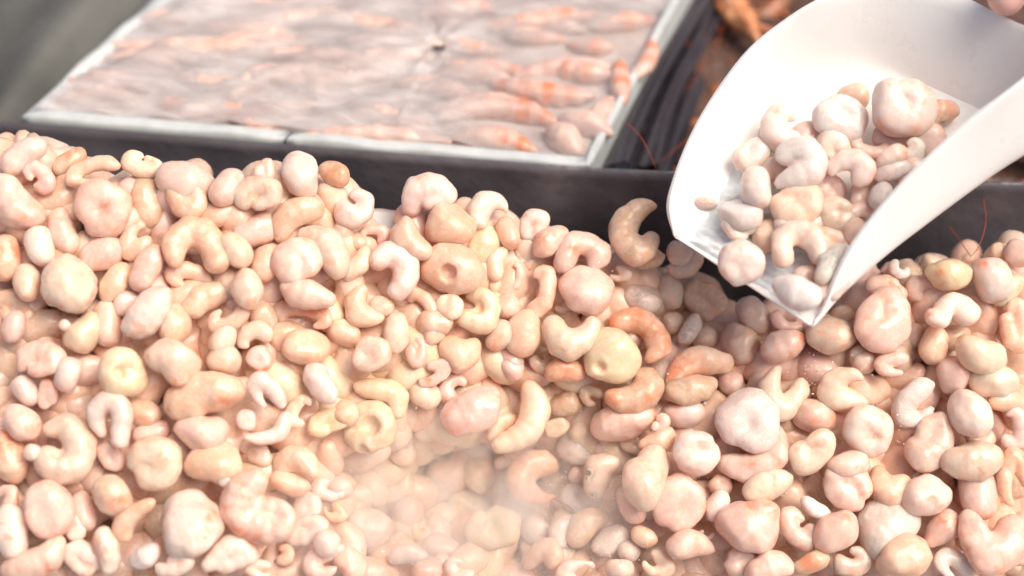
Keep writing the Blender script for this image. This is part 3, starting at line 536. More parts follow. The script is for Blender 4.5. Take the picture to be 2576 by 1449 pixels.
# crop, tint + layer, shape words, spine points x,y,r ; R red mark, D dimple, F frosted ; |own label|landmark name
TABLE = '''
4 w1 straight 255,115,75 150,200,60 60,270,60
4 p1 bean 200,270,80 280,350,90
4 t-1 orange-backed 400,250,60 500,180,55 R500,150,70|orange backed shrimp poking up behind pale ones at the upper left liner|the orange backed shrimp
4 h1 broad 500,330,90 620,270,95 720,270,80
4 c0 humped 850,230,75 930,230,85 1020,270,50
4 t-1 shaded 930,420,110 960,560,110
4 h1 plump 1170,370,120 1230,480,130 R1190,270,60
4 p2 disc 640,530,180 740,500,140 690,420,110 R710,510,30|largest pale round shrimp near the liner in the upper left|the large pale round shrimp
4 h1 smooth 930,650,85 860,760,105
4 p2 slanting 20,340,100 130,470,110 220,570,80 R210,590,60|long slanting shrimp with a red tip at the upper left edge|the red-tipped slanting shrimp
4 w2 bean 240,710,85 270,820,80
4 p1 hook 380,570,65 400,680,75 470,760,85
4 p1 stubby 600,840,90 700,800,100
4 h1 curl 780,920,60 760,1000,80 700,1070,80
4 c3 egg 430,990,150 470,1050,150 R430,1160,14|big smooth cream egg-shaped shrimp at the left|the big cream egg
4 c2 nub 170,950,75 180,1060,70
4 h1 blotched 20,760,90 40,900,100 R90,800,60
4 h0 broad 60,1150,120 140,1200,110
4 p2 club 1020,790,55 970,880,75 920,990,80
4 h2 twisted 1140,860,80 1130,760,80 1230,660,85 1340,720,85 1410,860,90|twisted hook-shaped shrimp arching over another near the upper left|the arching hook
4 h1 rounded 1150,950,90 1280,1000,110
4 c2 bean 1500,750,80 1560,830,80
4 c3 bean 1580,1000,90 1620,1090,90
4 p0 shaded 1740,630,90 1600,690,90
4 p1 bean 1500,330,80 1450,430,90
4 c2 disc 1620,440,120 1720,430,130
4 p1 knob 1710,260,75 1700,320,70
4 w1 egg 1940,270,110 1970,340,90|smooth whitish egg-shaped shrimp standing against the liner|the whitish egg by the liner
4 t0 fragment 2110,280,60 2200,310,70 R2200,260,80
4 h1 hook 1820,700,70 1850,590,80 1960,520,80 2060,520,60 R2130,500,50
4 c2 long 1960,700,80 2070,790,90 2180,900,90
4 p3 disc 1850,840,100 1950,800,120 1990,910,110 1880,930,100 D1940,880,30
4 h1 bean 1740,830,90 1710,920,80
4 p3 beak 1850,1030,80 1960,1070,90 2130,1110,55|pale shrimp with a pointed beak-like end left of centre|the beak-ended shrimp
4 h1 broad 1850,1180,100 1990,1230,110 2100,1230,80 R2040,1190,60
4 w3 oval 1030,1110,100 940,1210,95 880,1270,80
4 h1 slanting 1420,1060,80 1300,1140,80 1230,1210,70
4 h2 rounded 1420,1250,100 1540,1180,90
4 h2 bean 1130,1240,100 1120,1300,100
4 w1 slender 860,1110,60 770,1180,60
4 p1 upright 690,1180,80 700,1330,90
4 y2 curl 580,1270,80 520,1350,110
4 w3 ball 420,1280,42|tiny white ball of shrimp meat at the left|the tiny white ball
4 p2 bean 100,1240,60 80,1330,70
4 h0 wedge 1690,1210,90 1740,1250,50
4 c2 rounded 1630,1370,110 1700,1330,70
4 c2 stub 1470,1330,60 1420,1400,80
4 h2 oval 1900,1410,80 2050,1420,80
4 h0 shaded 1820,1350,90 1900,1320,70
5 w1 lumpy 70,260,90 180,340,100 60,400,90
5 w1 hooded 520,330,75 560,220,85 680,190,90 770,260,75 650,310,70
5 h2 ball 760,450,135 830,460,130|smooth round peach shrimp near the liner at top centre|the round peach shrimp
5 w1 hook 980,430,75 1000,330,75 1080,280,60 1150,300,40 1200,370,15|whitish hooked shrimp with a pointed tail against the liner|the pointed hook by the liner
5 h3 long 480,440,70 540,540,85 620,640,90
5 h2 oval 680,760,120 790,720,130 900,800,110 780,830,100 D790,780,45|big peach oval shrimp with a slit, upper centre|the slit peach oval
5 w3 curl 300,700,75 390,650,80 480,740,85 470,870,90 400,930,80 R370,800,40|large whitish curled shrimp with a pink hollow, upper centre|the large whitish curl
5 c2 curl 200,620,45 180,720,55 80,790,60
5 h2 hook 180,900,60 130,1000,65 170,1080,75 290,1110,60
5 c2 bulb 290,1020,70 340,1030,60
5 h2 lumpy 560,960,90 620,1050,100
5 h2 knobby 660,1130,100 760,1140,70
5 h2 stub 680,1200,80 680,1250,50
5 c3 disc 780,1000,100 810,1040,85
5 y2 curl 940,940,70 1040,960,80 1060,1060,85 1000,1130,85 900,1110,70 D990,1030,25|folded yellowish curled shrimp in the upper middle|the folded yellowish curl
5 c3 pointed 420,1110,75 420,1220,80 410,1320,50
5 p2 upright 570,1280,70 560,1380,80
5 c4 disc 200,1360,120 270,1350,130 R270,1380,22|smooth cream disc-shaped shrimp with one red speck at centre|the speckled cream disc
5 h1 stub 20,1180,80 90,1220,80
5 y0 shaded 1030,560,110 990,660,100
5 c1 slender 1170,630,50 1130,720,60 1110,800,50
5 h1 wedge 1180,470,70 1220,560,60 R1260,590,30
5 w1 lumpy 1350,430,70 1430,420,75 1340,530,70
5 p2 red-flecked 1580,510,50 1480,560,75 1420,640,85 R1590,490,40 R1420,560,60|red flecked pink shrimp at the foot of the liner, top centre|the red-flecked shrimp
5 c1 bean 1250,760,70 1230,850,75
5 h0 nub 1110,870,60
5 p2 C-curled 1580,720,80 1630,600,75 1740,570,70 1830,650,85 1800,740,70 R1650,620,50|pink C-curled shrimp just left of the tan hook by the liner|the pink C curl
5 p3 egg 1690,900,140 1800,930,130|pale pink egg-shaped shrimp below the C curl, right of top centre|the pale pink egg
5 t1 hook 2240,310,40 2130,330,70 2020,440,90 2000,560,90 2110,650,90 2190,560,60 R2260,320,25|large tan hooked shrimp rising against the liner beside the scoop lip|the tan hook beside the scoop
5 t0 shaded 2140,700,80 2240,660,70
5 g1 small 1930,790,65 2010,790,60
5 g0 round 2400,650,100
5 g0 bean 2330,860,75 2330,960,80
5 h2 lumpy 1470,780,70 1400,900,110 1420,1030,90
5 g1 ball 1190,1020,95
5 h2 teardrop 1320,1110,85 1300,1220,95 1290,1280,70
5 h2 slender 1150,1180,65 1110,1270,85 R1120,1330,50
5 c4 hook 1800,1120,70 1740,1230,80 1620,1290,100 1520,1220,90 1520,1150,70 R1860,1080,15|cream hooked shrimp left of the orange striped curl|the cream hook
5 o3 striped 1950,1140,70 2080,1110,75 2210,1190,80 2250,1320,80 2180,1390,60 R2080,1060,60 R2280,1250,50 R1930,1130,40|orange striped C-shaped shrimp right of centre|the striped orange curl
5 g1 knob 2060,1250,65
5 y4 ball 1900,1330,150 1970,1390,140 D1830,1440,30|glossy yellowish round shrimp right of centre, under the cream hook|the glossy yellowish ball
5 t1 mossy 2080,960,90 2180,1000,80 F K2110,935,70 R2100,930,60
5 h2 curl 790,1300,90 870,1380,100 960,1290,80
5 t1 rounded 1430,1400,90
5 g0 stub 2340,1130,80
5 c1 plump 1570,1000,90 1610,960,80
5 p0 shaded 220,530,80 330,520,60
5 o0 stub 400,520,45
5 h0 bulky 1310,650,85 1350,720,60
5 p1 stub 1240,1420,70 1190,1350,60
6 t1 big 300,950,150 390,1010,140 D340,1060,50|big greyish round shrimp with a knob, below the scoop lip|the big round shrimp under the lip
6 g2 black-spotted 280,1120,50 200,1240,55 F K215,1210,60|grey black-spotted scrap of shell below the scoop lip|the black-spotted scrap
6 g0 bulky 220,660,130 150,740,90
6 g0 round 100,900,90
6 g1 long 640,1000,95 740,1140,90
6 g1 long 520,1200,90 600,1330,110
6 p1 stub 880,1110,90 980,1140,80
6 c2 oval 1150,1210,95 1280,1230,110|smooth cream oval shrimp just below the scoop point|the cream oval under the scoop point
6 p2 crested 820,1320,110 960,1260,80 1020,1240,45 R1010,1235,40
6 p3 ring 1500,1000,110 1620,980,110 1690,1080,110 1640,1210,110 1510,1220,110 1470,1100,100 D1570,1070,45|large pink ring-curled shrimp right of the scoop point|the ring right of the scoop
6 p1 broad 1540,880,90 1680,920,100 R1640,850,50
6 w1 small 1690,750,75 1740,780,45 F
6 p1 bulky 1840,900,110 1980,890,80
6 y3 tailed 1930,780,60 2040,740,80 2130,790,110 R1950,780,25|yellow-tinged tailed shrimp below the two red antennae|the yellow-tinged tailed shrimp
6 w3 egg 2320,760,100 2350,880,110 R2260,720,30
6 h1 nub 2390,650,75
6 p3 slanting 2500,600,60 2564,680,80
6 y2 ridged 2500,850,60 2400,950,70
6 w4 two-lobed 1900,1080,70 1960,1120,62 2020,1030,60 2090,1010,75 2180,1070,100 R1870,1060,40|two lobed pale shrimp with an orange tip at the right|the two-lobed shrimp
6 h3 big 2520,1020,110 2500,1180,120 2540,1290,90
6 c4 almond 2150,1250,90 2270,1310,110 2390,1370,85|glossy cream almond-shaped shrimp at the right edge|the cream almond
6 h2 bean 1960,1230,80 1920,1340,90
6 g1 stub 1430,1370,90
6 g0 stub 340,1240,90
6 g0 shaded 1790,1220,90
9 h3 tailed 440,70,100 290,50,92 160,105,60 85,185,45 R150,100,100 R100,180,30|red streaked shrimp with a frilly tail end right of centre|the frilly-tailed shrimp
9 t3 almond 100,260,65 220,225,85 350,210,75
9 w1 stub 120,400,80 240,390,85
9 p1 stub 490,200,80
9 p4 ring 500,350,95 620,340,105 700,440,110 660,570,105 540,590,95 470,480,90 D520,500,50 F|large frosty pink ring-curled shrimp with a deep slit, lower right|the frosty pink ring
9 p3 crescent 800,520,70 800,640,80 700,730,80 560,750,80 450,720,60 R620,700,30 R780,720,30
9 c3 holed 800,90,18 750,180,50 730,280,60 800,370,75 900,290,60 950,220,85|cream shrimp with a leaf-like tip curled round a hole|the holed cream shrimp
9 c3 broad 1180,200,110 1160,290,100 1290,300,100 1350,220,75 1380,180,55 R1380,330,40
9 p3 bean 1500,80,90 1600,90,95
9 g1 stub 1340,60,90
9 p2 tailed 1910,110,95 1960,160,80 1890,240,45
9 c3 oval 2100,180,75 2190,190,90 2280,210,60
9 g2 bulky 1590,400,80 1640,300,80 1770,260,120 1680,450,80 F
9 w4 egg 2000,330,95 2060,440,110|white-pink egg-shaped shrimp in the right part of the heap|the white-pink egg
9 g3 knobbly 1790,470,110 1850,570,100 1720,600,110 1740,700,100 D1720,560,40
9 w3 big 2290,430,120 2320,550,120
9 w4 disc 1290,480,110 1400,450,100 1460,540,100 1380,560,110 1450,640,60 R1390,520,30|pale dimpled disc-shaped shrimp at lower right|the pale dimpled disc
9 g2 flecked 980,400,100 1080,430,90 R1150,440,40 R1000,430,40
9 w5 bulging 240,600,140 200,680,120 320,680,110|bulging whitish shrimp above the large pink disc, lower right|the bulging whitish shrimp
9 p4 disc 100,940,140 200,930,130 150,1060,130 R310,1000,35|large pink disc-shaped shrimp with a red rim at lower centre|the large pink disc
9 c4 folded 960,700,110 1040,560,100 1100,640,70
9 c4 almond 620,910,75 740,880,90 860,830,70
9 p4 lumpy 1180,870,130 1270,830,110 1320,930,100 R1380,720,40 D1180,870,20
9 p4 bent 1300,720,80 1180,740,80
9 h3 crescent 1440,780,70 1500,880,90 1600,850,70
9 c4 oval 1940,710,100 2040,700,105 2140,690,90|smooth cream oval shrimp at the right, below the egg|the cream oval at the right
9 h4 big 2340,700,100 2320,850,120 2340,990,110 R2330,680,60
9 w4 bean 1670,950,100 1770,920,115 1860,930,85 R1750,900,40
9 p3 bean 2080,860,110 2080,980,110
9 w3 wedge 420,950,60 380,1030,70
9 p5 red-knobbed 530,1110,150 620,1150,150 690,1040,60 735,1000,45 R740,995,55 R600,990,40|round pink shrimp with a red knob near the bottom edge|the red-knobbed shrimp
9 g4 bulky 880,1080,110 960,1190,110
9 w4 crested 960,960,30 1010,1010,50 1100,1050,60 F
9 p5 bean 1120,1190,110 1220,1130,100 R1220,1060,25
9 t3 flat 1420,1090,120 1560,1090,120 1440,1220,120 F
9 p5 large 2030,1080,60 2060,1200,80 2150,1330,110 2290,1260,120 2320,1150,90 R2190,1060,60|large bent pink shrimp in the lower right corner|the bent pink corner shrimp
9 p3 flecked 1830,1150,90 1890,1110,80 1780,1230,70 R1850,1080,40
9 h5 oval 1530,1350,110 1680,1300,110
9 g4 bean 1230,1340,110 1300,1350,100
9 c4 rough 1900,1370,110 1980,1430,100 F
9 p4 rounded 530,1360,110 600,1340,90
9 p5 long 660,1420,90 850,1400,80
9 t5 orange-tailed 940,1390,55 1060,1330,60 R980,1360,60|tan shrimp with an orange tail at the bottom edge|the orange-tailed shrimp
9 p5 cone 120,1260,75 230,1290,75 380,1290,45 R260,1260,25
9 p3 small 300,1190,50 350,1170,45 R220,1200,40
9 g2 stub 420,860,80
9 h3 blunt 2290,300,70 2200,320,60
9 g2 plump 2080,540,90 2130,560,70
8 y2 twisted 150,230,60 260,240,65 390,270,60 400,380,55
8 y3 holed 130,470,100 180,410,90 280,420,80 300,530,80 200,580,90 100,540,80 D230,470,55 D180,630,35|yellowish holed ring of shrimp left of the misty hollow|the holed yellowish ring
8 h2 stub 60,400,90
8 c0 rounded 430,590,95 440,670,85
8 c0 egg 600,510,90
8 p2 bean 560,170,80 680,110,80 R600,180,30
8 p4 oval 790,430,110 900,380,110 990,330,95 R760,520,60|pink and white oval shrimp above the misty hollow|the pink and white oval
8 c4 arched 1250,230,80 1290,340,90 1280,460,90 1180,550,70 1050,600,60|tall arched cream shrimp in the centre of the heap|the arched cream shrimp
8 h3 hook 1020,540,60 1060,460,50 1160,450,50
8 o3 almond 1390,140,60 1480,130,75 1570,140,65 R1500,150,60
8 t4 glossy 1760,260,55 1830,310,70 1960,300,90 2030,220,80 2000,150,70 R1790,290,60 R2010,260,60 R1890,350,40|glossy tan crescent-shaped shrimp with orange patches, under the yellowish ball|the glossy tan crescent
8 p3 oval 1730,480,85 1860,450,100 1990,410,75
8 t2 small 1640,270,75 1680,310,70
8 t1 bean 1450,350,70 1540,320,70
8 t3 small 1380,500,60 1460,480,65
8 t1 ball 1540,600,95 1560,650,80 F
8 o5 C-shaped 1390,730,75 1280,720,75 1190,800,80 1220,900,70 1320,940,50 1410,940,18 R1260,960,70 R1380,950,30|peach C-shaped shrimp with two thin red antennae, low centre|the C-shaped shrimp with antennae
8 y1 ball 920,800,115
8 y4 round 930,1150,110 1010,1080,110 1100,1100,100 1050,1190,110 D1040,1095,45|yellow round shrimp with a dimple at the bottom of the hollow|the yellow round shrimp
8 c5 black-edged 1800,720,65 1700,740,85 1680,830,80 1670,920,45 K1625,780,45 K1660,930,30|cream shrimp with a dark mossy edge right of the antennae shrimp|the dark-edged cream shrimp
8 c6 teardrop 1950,790,110 2010,880,110 2060,730,85 2085,670,45|big cream teardrop shrimp right of the dark-edged one|the cream teardrop
8 p4 red-ended 1900,940,80 1930,1040,70 R1930,1070,70
8 h4 crescent 1990,600,50 2080,560,60 2150,540,60
8 t2 frosted 1560,940,110 1640,980,90 F
8 t3 long 1560,1190,75 1650,1120,80 1730,1070,65
8 p3 hook 1540,1100,50 1450,1150,60 1440,1230,50 F R1480,1110,40
8 t1 frosted 1290,1140,90 1340,1200,80 F
8 t2 frosted 1730,1250,75 1830,1180,70 F
8 t2 frosted-round 1890,1290,75 F
8 h3 hook 1240,1380,60 1320,1290,60 1400,1270,55 1410,1350,60
8 p4 broad 1500,1430,90 1640,1410,90
8 o4 shelled 1800,1400,60 1870,1400,60 F|brown frosted bit of shell at the bottom edge|the brown bit of shell
8 c4 wide 2020,1340,90 2110,1390,90
8 h3 crescent 1950,1160,50 2040,1210,50
8 p3 blotched 60,1340,80 120,1400,80 R40,1400,60
8 w3 arched 370,1330,60 470,1290,60 570,1350,50
8 p3 ball 680,1350,55
8 w4 bean 780,1400,90 840,1420,70
8 p3 stub 570,1430,90 620,1400,60
8 w2 nub 30,890,80
8 w0 misty 150,1130,120 260,1150,110
8 y0 misty 540,1140,80 560,1180,60
8 c0 misty-broad 650,1270,100 750,1280,80
8 w0 sliver 1060,720,40 1180,660,40
8 p1 stub 1720,620,60
8 t1 plump 1900,580,70 1960,620,60
8 o4 frosted 2110,450,60 2080,480,50 F R2110,450,50
8 p1 stub 1150,120,70 1100,60,60
8 p1 rounded 780,230,100 720,250,70
8 c1 pale 560,260,90 600,300,70
8 p3 nub 1550,790,50
8 w0 deep 700,800,110 640,880,90
8 y0 deep 420,850,100 330,900,90
8 c0 deep 180,850,100 260,930,80
7 p3 disc 200,60,130 330,50,110
7 w3 small 450,120,90 430,200,70
7 y4 shell-like 700,150,80 740,60,80 850,60,85 880,160,90 790,220,85 D790,130,30|curled snail-shell-like yellowish shrimp at the left|the snail-shell curl
7 c4 block 1040,20,110 1180,40,90 1170,130,85 R1160,200,40|block-like cream shrimp right of the snail-shell curl|the cream block
7 c2 long 1390,70,70 1500,60,80
7 p2 rounded 1680,50,90
7 h3 flat 1120,330,85 1230,330,90 1340,260,90 1480,260,90 1270,210,80 R1470,300,40|flat wide peach shrimp with a notch, left of centre|the flat notched shrimp
7 w2 bent 130,210,60 190,280,65
7 p2 upright 310,230,70 300,330,70
7 w4 looped 640,520,60 610,400,65 690,310,55 780,350,60 790,470,55 780,580,55|whitish loop-shaped shrimp with a long slit hole, at left|the slit loop
7 p3 long 90,400,90 200,480,90
7 c3 holed 340,500,90 440,480,110 520,600,100 480,740,90 330,720,90 320,660,60 D400,640,35|big cream C-shaped shrimp with a small hole, at left|the big C with a small hole
7 w4 ball 210,650,62|small white ball of meat at the far left|the small white ball
7 h2 blotched 20,600,100 80,740,110 R40,560,90
7 p2 rounded 690,650,80 740,720,80
7 c4 disc 950,700,140 1060,680,130 1010,790,140 R1090,680,40|big cream disc-shaped shrimp with an orange fleck, lower left|the flecked cream disc
7 c4 almond 680,860,70 710,950,110 750,1000,90 R790,960,70|cream almond-shaped shrimp with a yellow side, lower left|the yellow-sided almond
7 p3 flat 1200,500,60 1300,510,90 1410,520,70
7 w4 plump 1690,220,100 1770,330,110
7 w3 crescent 1840,420,50 1800,530,45 1700,555,40 1600,550,30
7 w3 knob 1600,440,75
7 c2 blunt 1970,350,90 1900,440,70
7 w3 club 2030,120,65 2060,200,75 2150,280,75
7 y2 broad 2060,470,90 2200,430,90
7 h1 shaded 880,370,70 960,410,80
7 p1 thin 1050,500,60 920,540,60
7 h3 large 1280,720,110 1400,690,110 1480,750,100
7 c1 rounded 1600,620,80 1700,680,70
7 c3 arched 1800,770,50 1860,700,70 1960,700,75 2040,780,60
7 p5 red-bottomed 1660,820,80 1560,930,110 1560,1060,110 1690,1130,100 1830,1130,90 1870,1040,65 1690,990,80 R1550,1150,90 R1640,1230,70|curly pink shrimp with a bright red underside, lower left|the red-bottomed curl
7 h3 ridged 1800,830,60 1950,880,60
7 w3 wide 2080,880,80 2200,890,80
7 h3 small 2130,1020,70 2200,1050,60
7 p4 large 290,980,150 330,1060,140|large round pale pink shrimp near the lower left corner|the large pale pink round
7 w3 rounded 480,1120,80 500,1160,70
7 p3 rounded 40,940,90
7 w4 tapering 60,1080,90 80,1240,100
7 p2 slab 520,960,60 560,1080,80
7 h4 twisted 980,970,50 870,1030,60 790,1130,65 800,1200,50
7 w4 huge 1240,930,60 1200,1060,150 1270,1150,180 1170,1180,140 R1380,1040,40|huge whitish ball-like shrimp near the bottom left|the huge whitish ball
7 w4 upright 660,1200,75 700,1300,70 700,1400,70 R660,1250,45
7 p4 crescent 370,1220,70 330,1320,85 180,1380,80 60,1400,70 R330,1390,30
7 w3 broad 500,1310,110 590,1380,100
7 w4 frilly 900,1360,60 980,1290,60 850,1330,40 F|frilly white scrap of shrimp at the bottom left|the frilly white scrap
7 w5 wide 1060,1390,80 1200,1360,80
7 w4 leafy 1350,1370,50 1500,1260,70 1620,1310,50 1450,1380,80 R1680,1290,30|leafy torn shrimp piece under the red-bottomed curl|the torn leafy piece
7 c4 stub 1650,1400,70 1740,1420,60
7 w4 ball 2110,1240,90
7 p3 broad 2060,1370,110 2200,1330,90
7 w2 soft 1900,1170,100 2050,1130,90
7 w2 soft 1990,1000,100
7 w4 bead 1460,830,55
7 h1 shaded 1830,1310,80
'''
SCOOP = '''
3 w8 ring 1590,730,110 1660,650,110 1780,650,115 1850,730,110 1810,830,110 1700,850,105 D1730,725,60 R1560,880,40 R1800,920,40|largest whitish ring-curled shrimp at the back of the scoop|the big ring in the scoop
3 w6 disc 1200,830,120 1300,790,130 1350,900,110 D1280,900,40 R1290,900,40 F
3 w6 rounded 870,850,120 960,850,110 900,960,110 R850,790,25
3 w5 bean 640,1100,110 700,1060,90
3 w8 C-shaped 890,1100,80 960,1050,85 1070,1070,90 1090,1180,85 980,1240,75 860,1280,40 F R880,1270,25|frosty white C-shaped shrimp in the middle of the scoop|the frosty C in the scoop
6 w7 oval 700,140,80 715,240,85
3 w5 bean 1240,1020,90 1270,1080,70
3 w7 plump 1290,1220,140 1400,1180,130|smooth translucent rounded shrimp in the middle of the scoop|the smooth rounded shrimp in the scoop
3 p4 bean 1450,1010,90 1560,1040,90
3 p7 finger-like 1560,1150,40 1650,1090,48 1710,1060,42 R1740,1060,40
3 p6 ragged 1570,1235,45 1660,1190,55 1760,1170,55 R1570,1250,60 F
3 p4 rounded 1900,980,90
3 y5 frosted 1780,1050,80 F
3 h3 shaded 1400,680,80 1330,660,50
3 o4 tailed 1950,860,75 2020,800,55 2100,770,35 K2000,850,45 R2050,780,40|orange brown tail end at the back right of the scoop|the orange tail in the scoop
6 h6 ring 880,300,95 960,230,95 1060,270,95 1010,360,95 900,380,80|peach ring of shrimp in the lower half of the scoop|the peach ring in the scoop
6 t4 round 1250,360,100 1290,390,90
6 w5 block 520,370,75 660,380,80 F
6 w8 disc 520,720,110 620,670,100 670,740,95 540,820,60 R480,790,25|dimpled whitish shrimp overhanging the front lip of the scoop|the shrimp on the scoop lip
6 c6 open-curl 880,680,105 860,620,75 900,540,70 1010,510,72 1120,570,75 1130,670,65 R1080,730,40 D1030,640,30|cream curled shrimp with a round head lobe near the scoop lip|the curl near the scoop lip
6 w7 bean 880,890,100 980,930,100 1060,960,80 F
6 y6 shell 1170,790,75 1240,690,70 1310,610,45 F K1200,690,90|olive frosted shell piece leaning on the right scoop wall|the olive shell in the scoop
6 h3 shaded 1420,560,90 1380,480,70
6 g5 sliver 1580,230,60 1540,300,45 F
6 o3 shred 290,300,30 350,300,28 420,312,15 R330,300,60 F|little red shred lying in the frost at the left of the scoop
6 p3 rounded 1180,160,100 1250,250,90
6 h3 rounded 1200,560,100 1300,620,90
6 p3 rounded 1050,820,90 1150,850,80
6 p3 rounded 1480,150,90 1430,300,90
3 p3 bean 1600,950,90 1720,980,80
3 w3 rounded 1120,960,90 1010,950,80
6 p3 rounded 1350,470,100 1430,370,90
3 p4 rounded 1800,1230,90
6 p3 plump 1140,470,90
6 h3 bean 760,560,70 800,480,60
6 p4 stub 1260,830,75 1190,900,60
3 p4 rounded 1060,1000,90 1090,950,80
3 w4 bean 790,980,80 830,940,70
3 p4 plump 830,1210,80 790,1250,70
6 w4 bean 560,470,70 640,500,60
6 p5 rounded 1000,480,80 930,450,70
''' + ''''''
def parse(txt, scoop):
    out = []
    for ln in txt.strip().splitlines():
        body, *lab = ln.split('|'); tok = body.split()
        x0, y0, s = CROP[int(tok[0])]; k = .805
        def cv(t):
            a, b, c = (float(q) for q in t.split(',')); return ((x0 + a * s) * k, (y0 + b * s) * k, c * s * k)
        e = dict(tint=tok[1][0], layer=int(tok[1][1:]), shape=tok[2], pts=[], red=[], dark=[], dim=[], frost=0, lab=lab, scoop=scoop)
        for t in tok[3:]:
            if t == 'F': e['frost'] = 1
            elif t[0] == 'R': e['red'].append(cv(t[1:]))
            elif t[0] == 'K': e['dark'].append(cv(t[1:]))
            elif t[0] == 'D': e['dim'].append(cv(t[1:]))
            else: e['pts'].append(cv(t))
        e['c'] = np.array(e['pts'])[:, :2].mean(0); e['size'] = max(np.ptp(np.array(e['pts'])[:, 0]), np.ptp(np.array(e['pts'])[:, 1])) / 2 + max(p[2] for p in e['pts'])
        out.append(e)
    return out
def tint_of(code, seed):
    g = np.random.default_rng(seed); t = np.array(TINT[code]) * g.uniform(.94, 1.04) * g.uniform(.97, 1.03, 3); return np.clip(t, 0, .88)
BLOB = ('ring', 'disc', 'oval', 'shell-like', 'lumpy', 'broad', 'bulging', 'round', 'large', 'huge', 'knobbly', 'big', 'ball', 'bulky', 'egg', 'block', 'red-knobbed', 'flat', 'teardrop', 'folded')
CURLED = ('ring', 'disc', 'rounded', 'plump', 'shell-like', 'bulging', 'round', 'knobbly', 'big', 'broad', 'folded', 'soft', 'rough', 'humped', 'wide', 'bulky', 'lumpy')
ROLLED = ('bean', 'stub', 'stubby', 'smooth', 'knob', 'nub', 'upright', 'slab', 'blunt', 'bulb', 'small', 'shaded', 'frosted', 'pale', 'deep', 'misty', 'blotched', 'flecked')
def curl_spine(Q, g, grow, closed):               # a tightly rolled shrimp filling the outline that the given discs span
    th = np.linspace(0, 2 * math.pi, 24, endpoint=False); O = np.concatenate([q[:2] + q[3] * np.stack([np.cos(th), np.sin(th)], 1) for q in Q])
    c = (O.min(0) + O.max(0)) / 2; _, vec = np.linalg.eigh(np.cov((O - c).T)); A = (O - c) @ vec
    ext = (A.max(0) - A.min(0)) / 2 * grow; c = c + vec @ ((A.max(0) + A.min(0)) / 2); b = ext.min()
    a0 = g.uniform(0, 6.28); s_ = g.choice([-1, 1]); opn = g.random() < .55 and not closed; sweep = R(g.uniform(225, 275) if opn else g.uniform(300, 335)); u = np.linspace(0, 1, 17)
    rt = b * np.interp(u, [0, .12, .6, 1], [.36, .50, .47, .19] if opn else [.43, .57, .55, .30]); a = a0 + s_ * sweep * u
    P2 = np.stack([np.cos(a), np.sin(a)], 1) * (ext - rt[:, None] * 1.0) * np.interp(u, [0, .75, 1], [1, 1, .72])[:, None]
    W = c + P2 @ vec.T; zz = np.interp(u, [0, .5, 1], [-.1, .02, .16]) * b
    return np.column_stack([W, zz, rt]), b
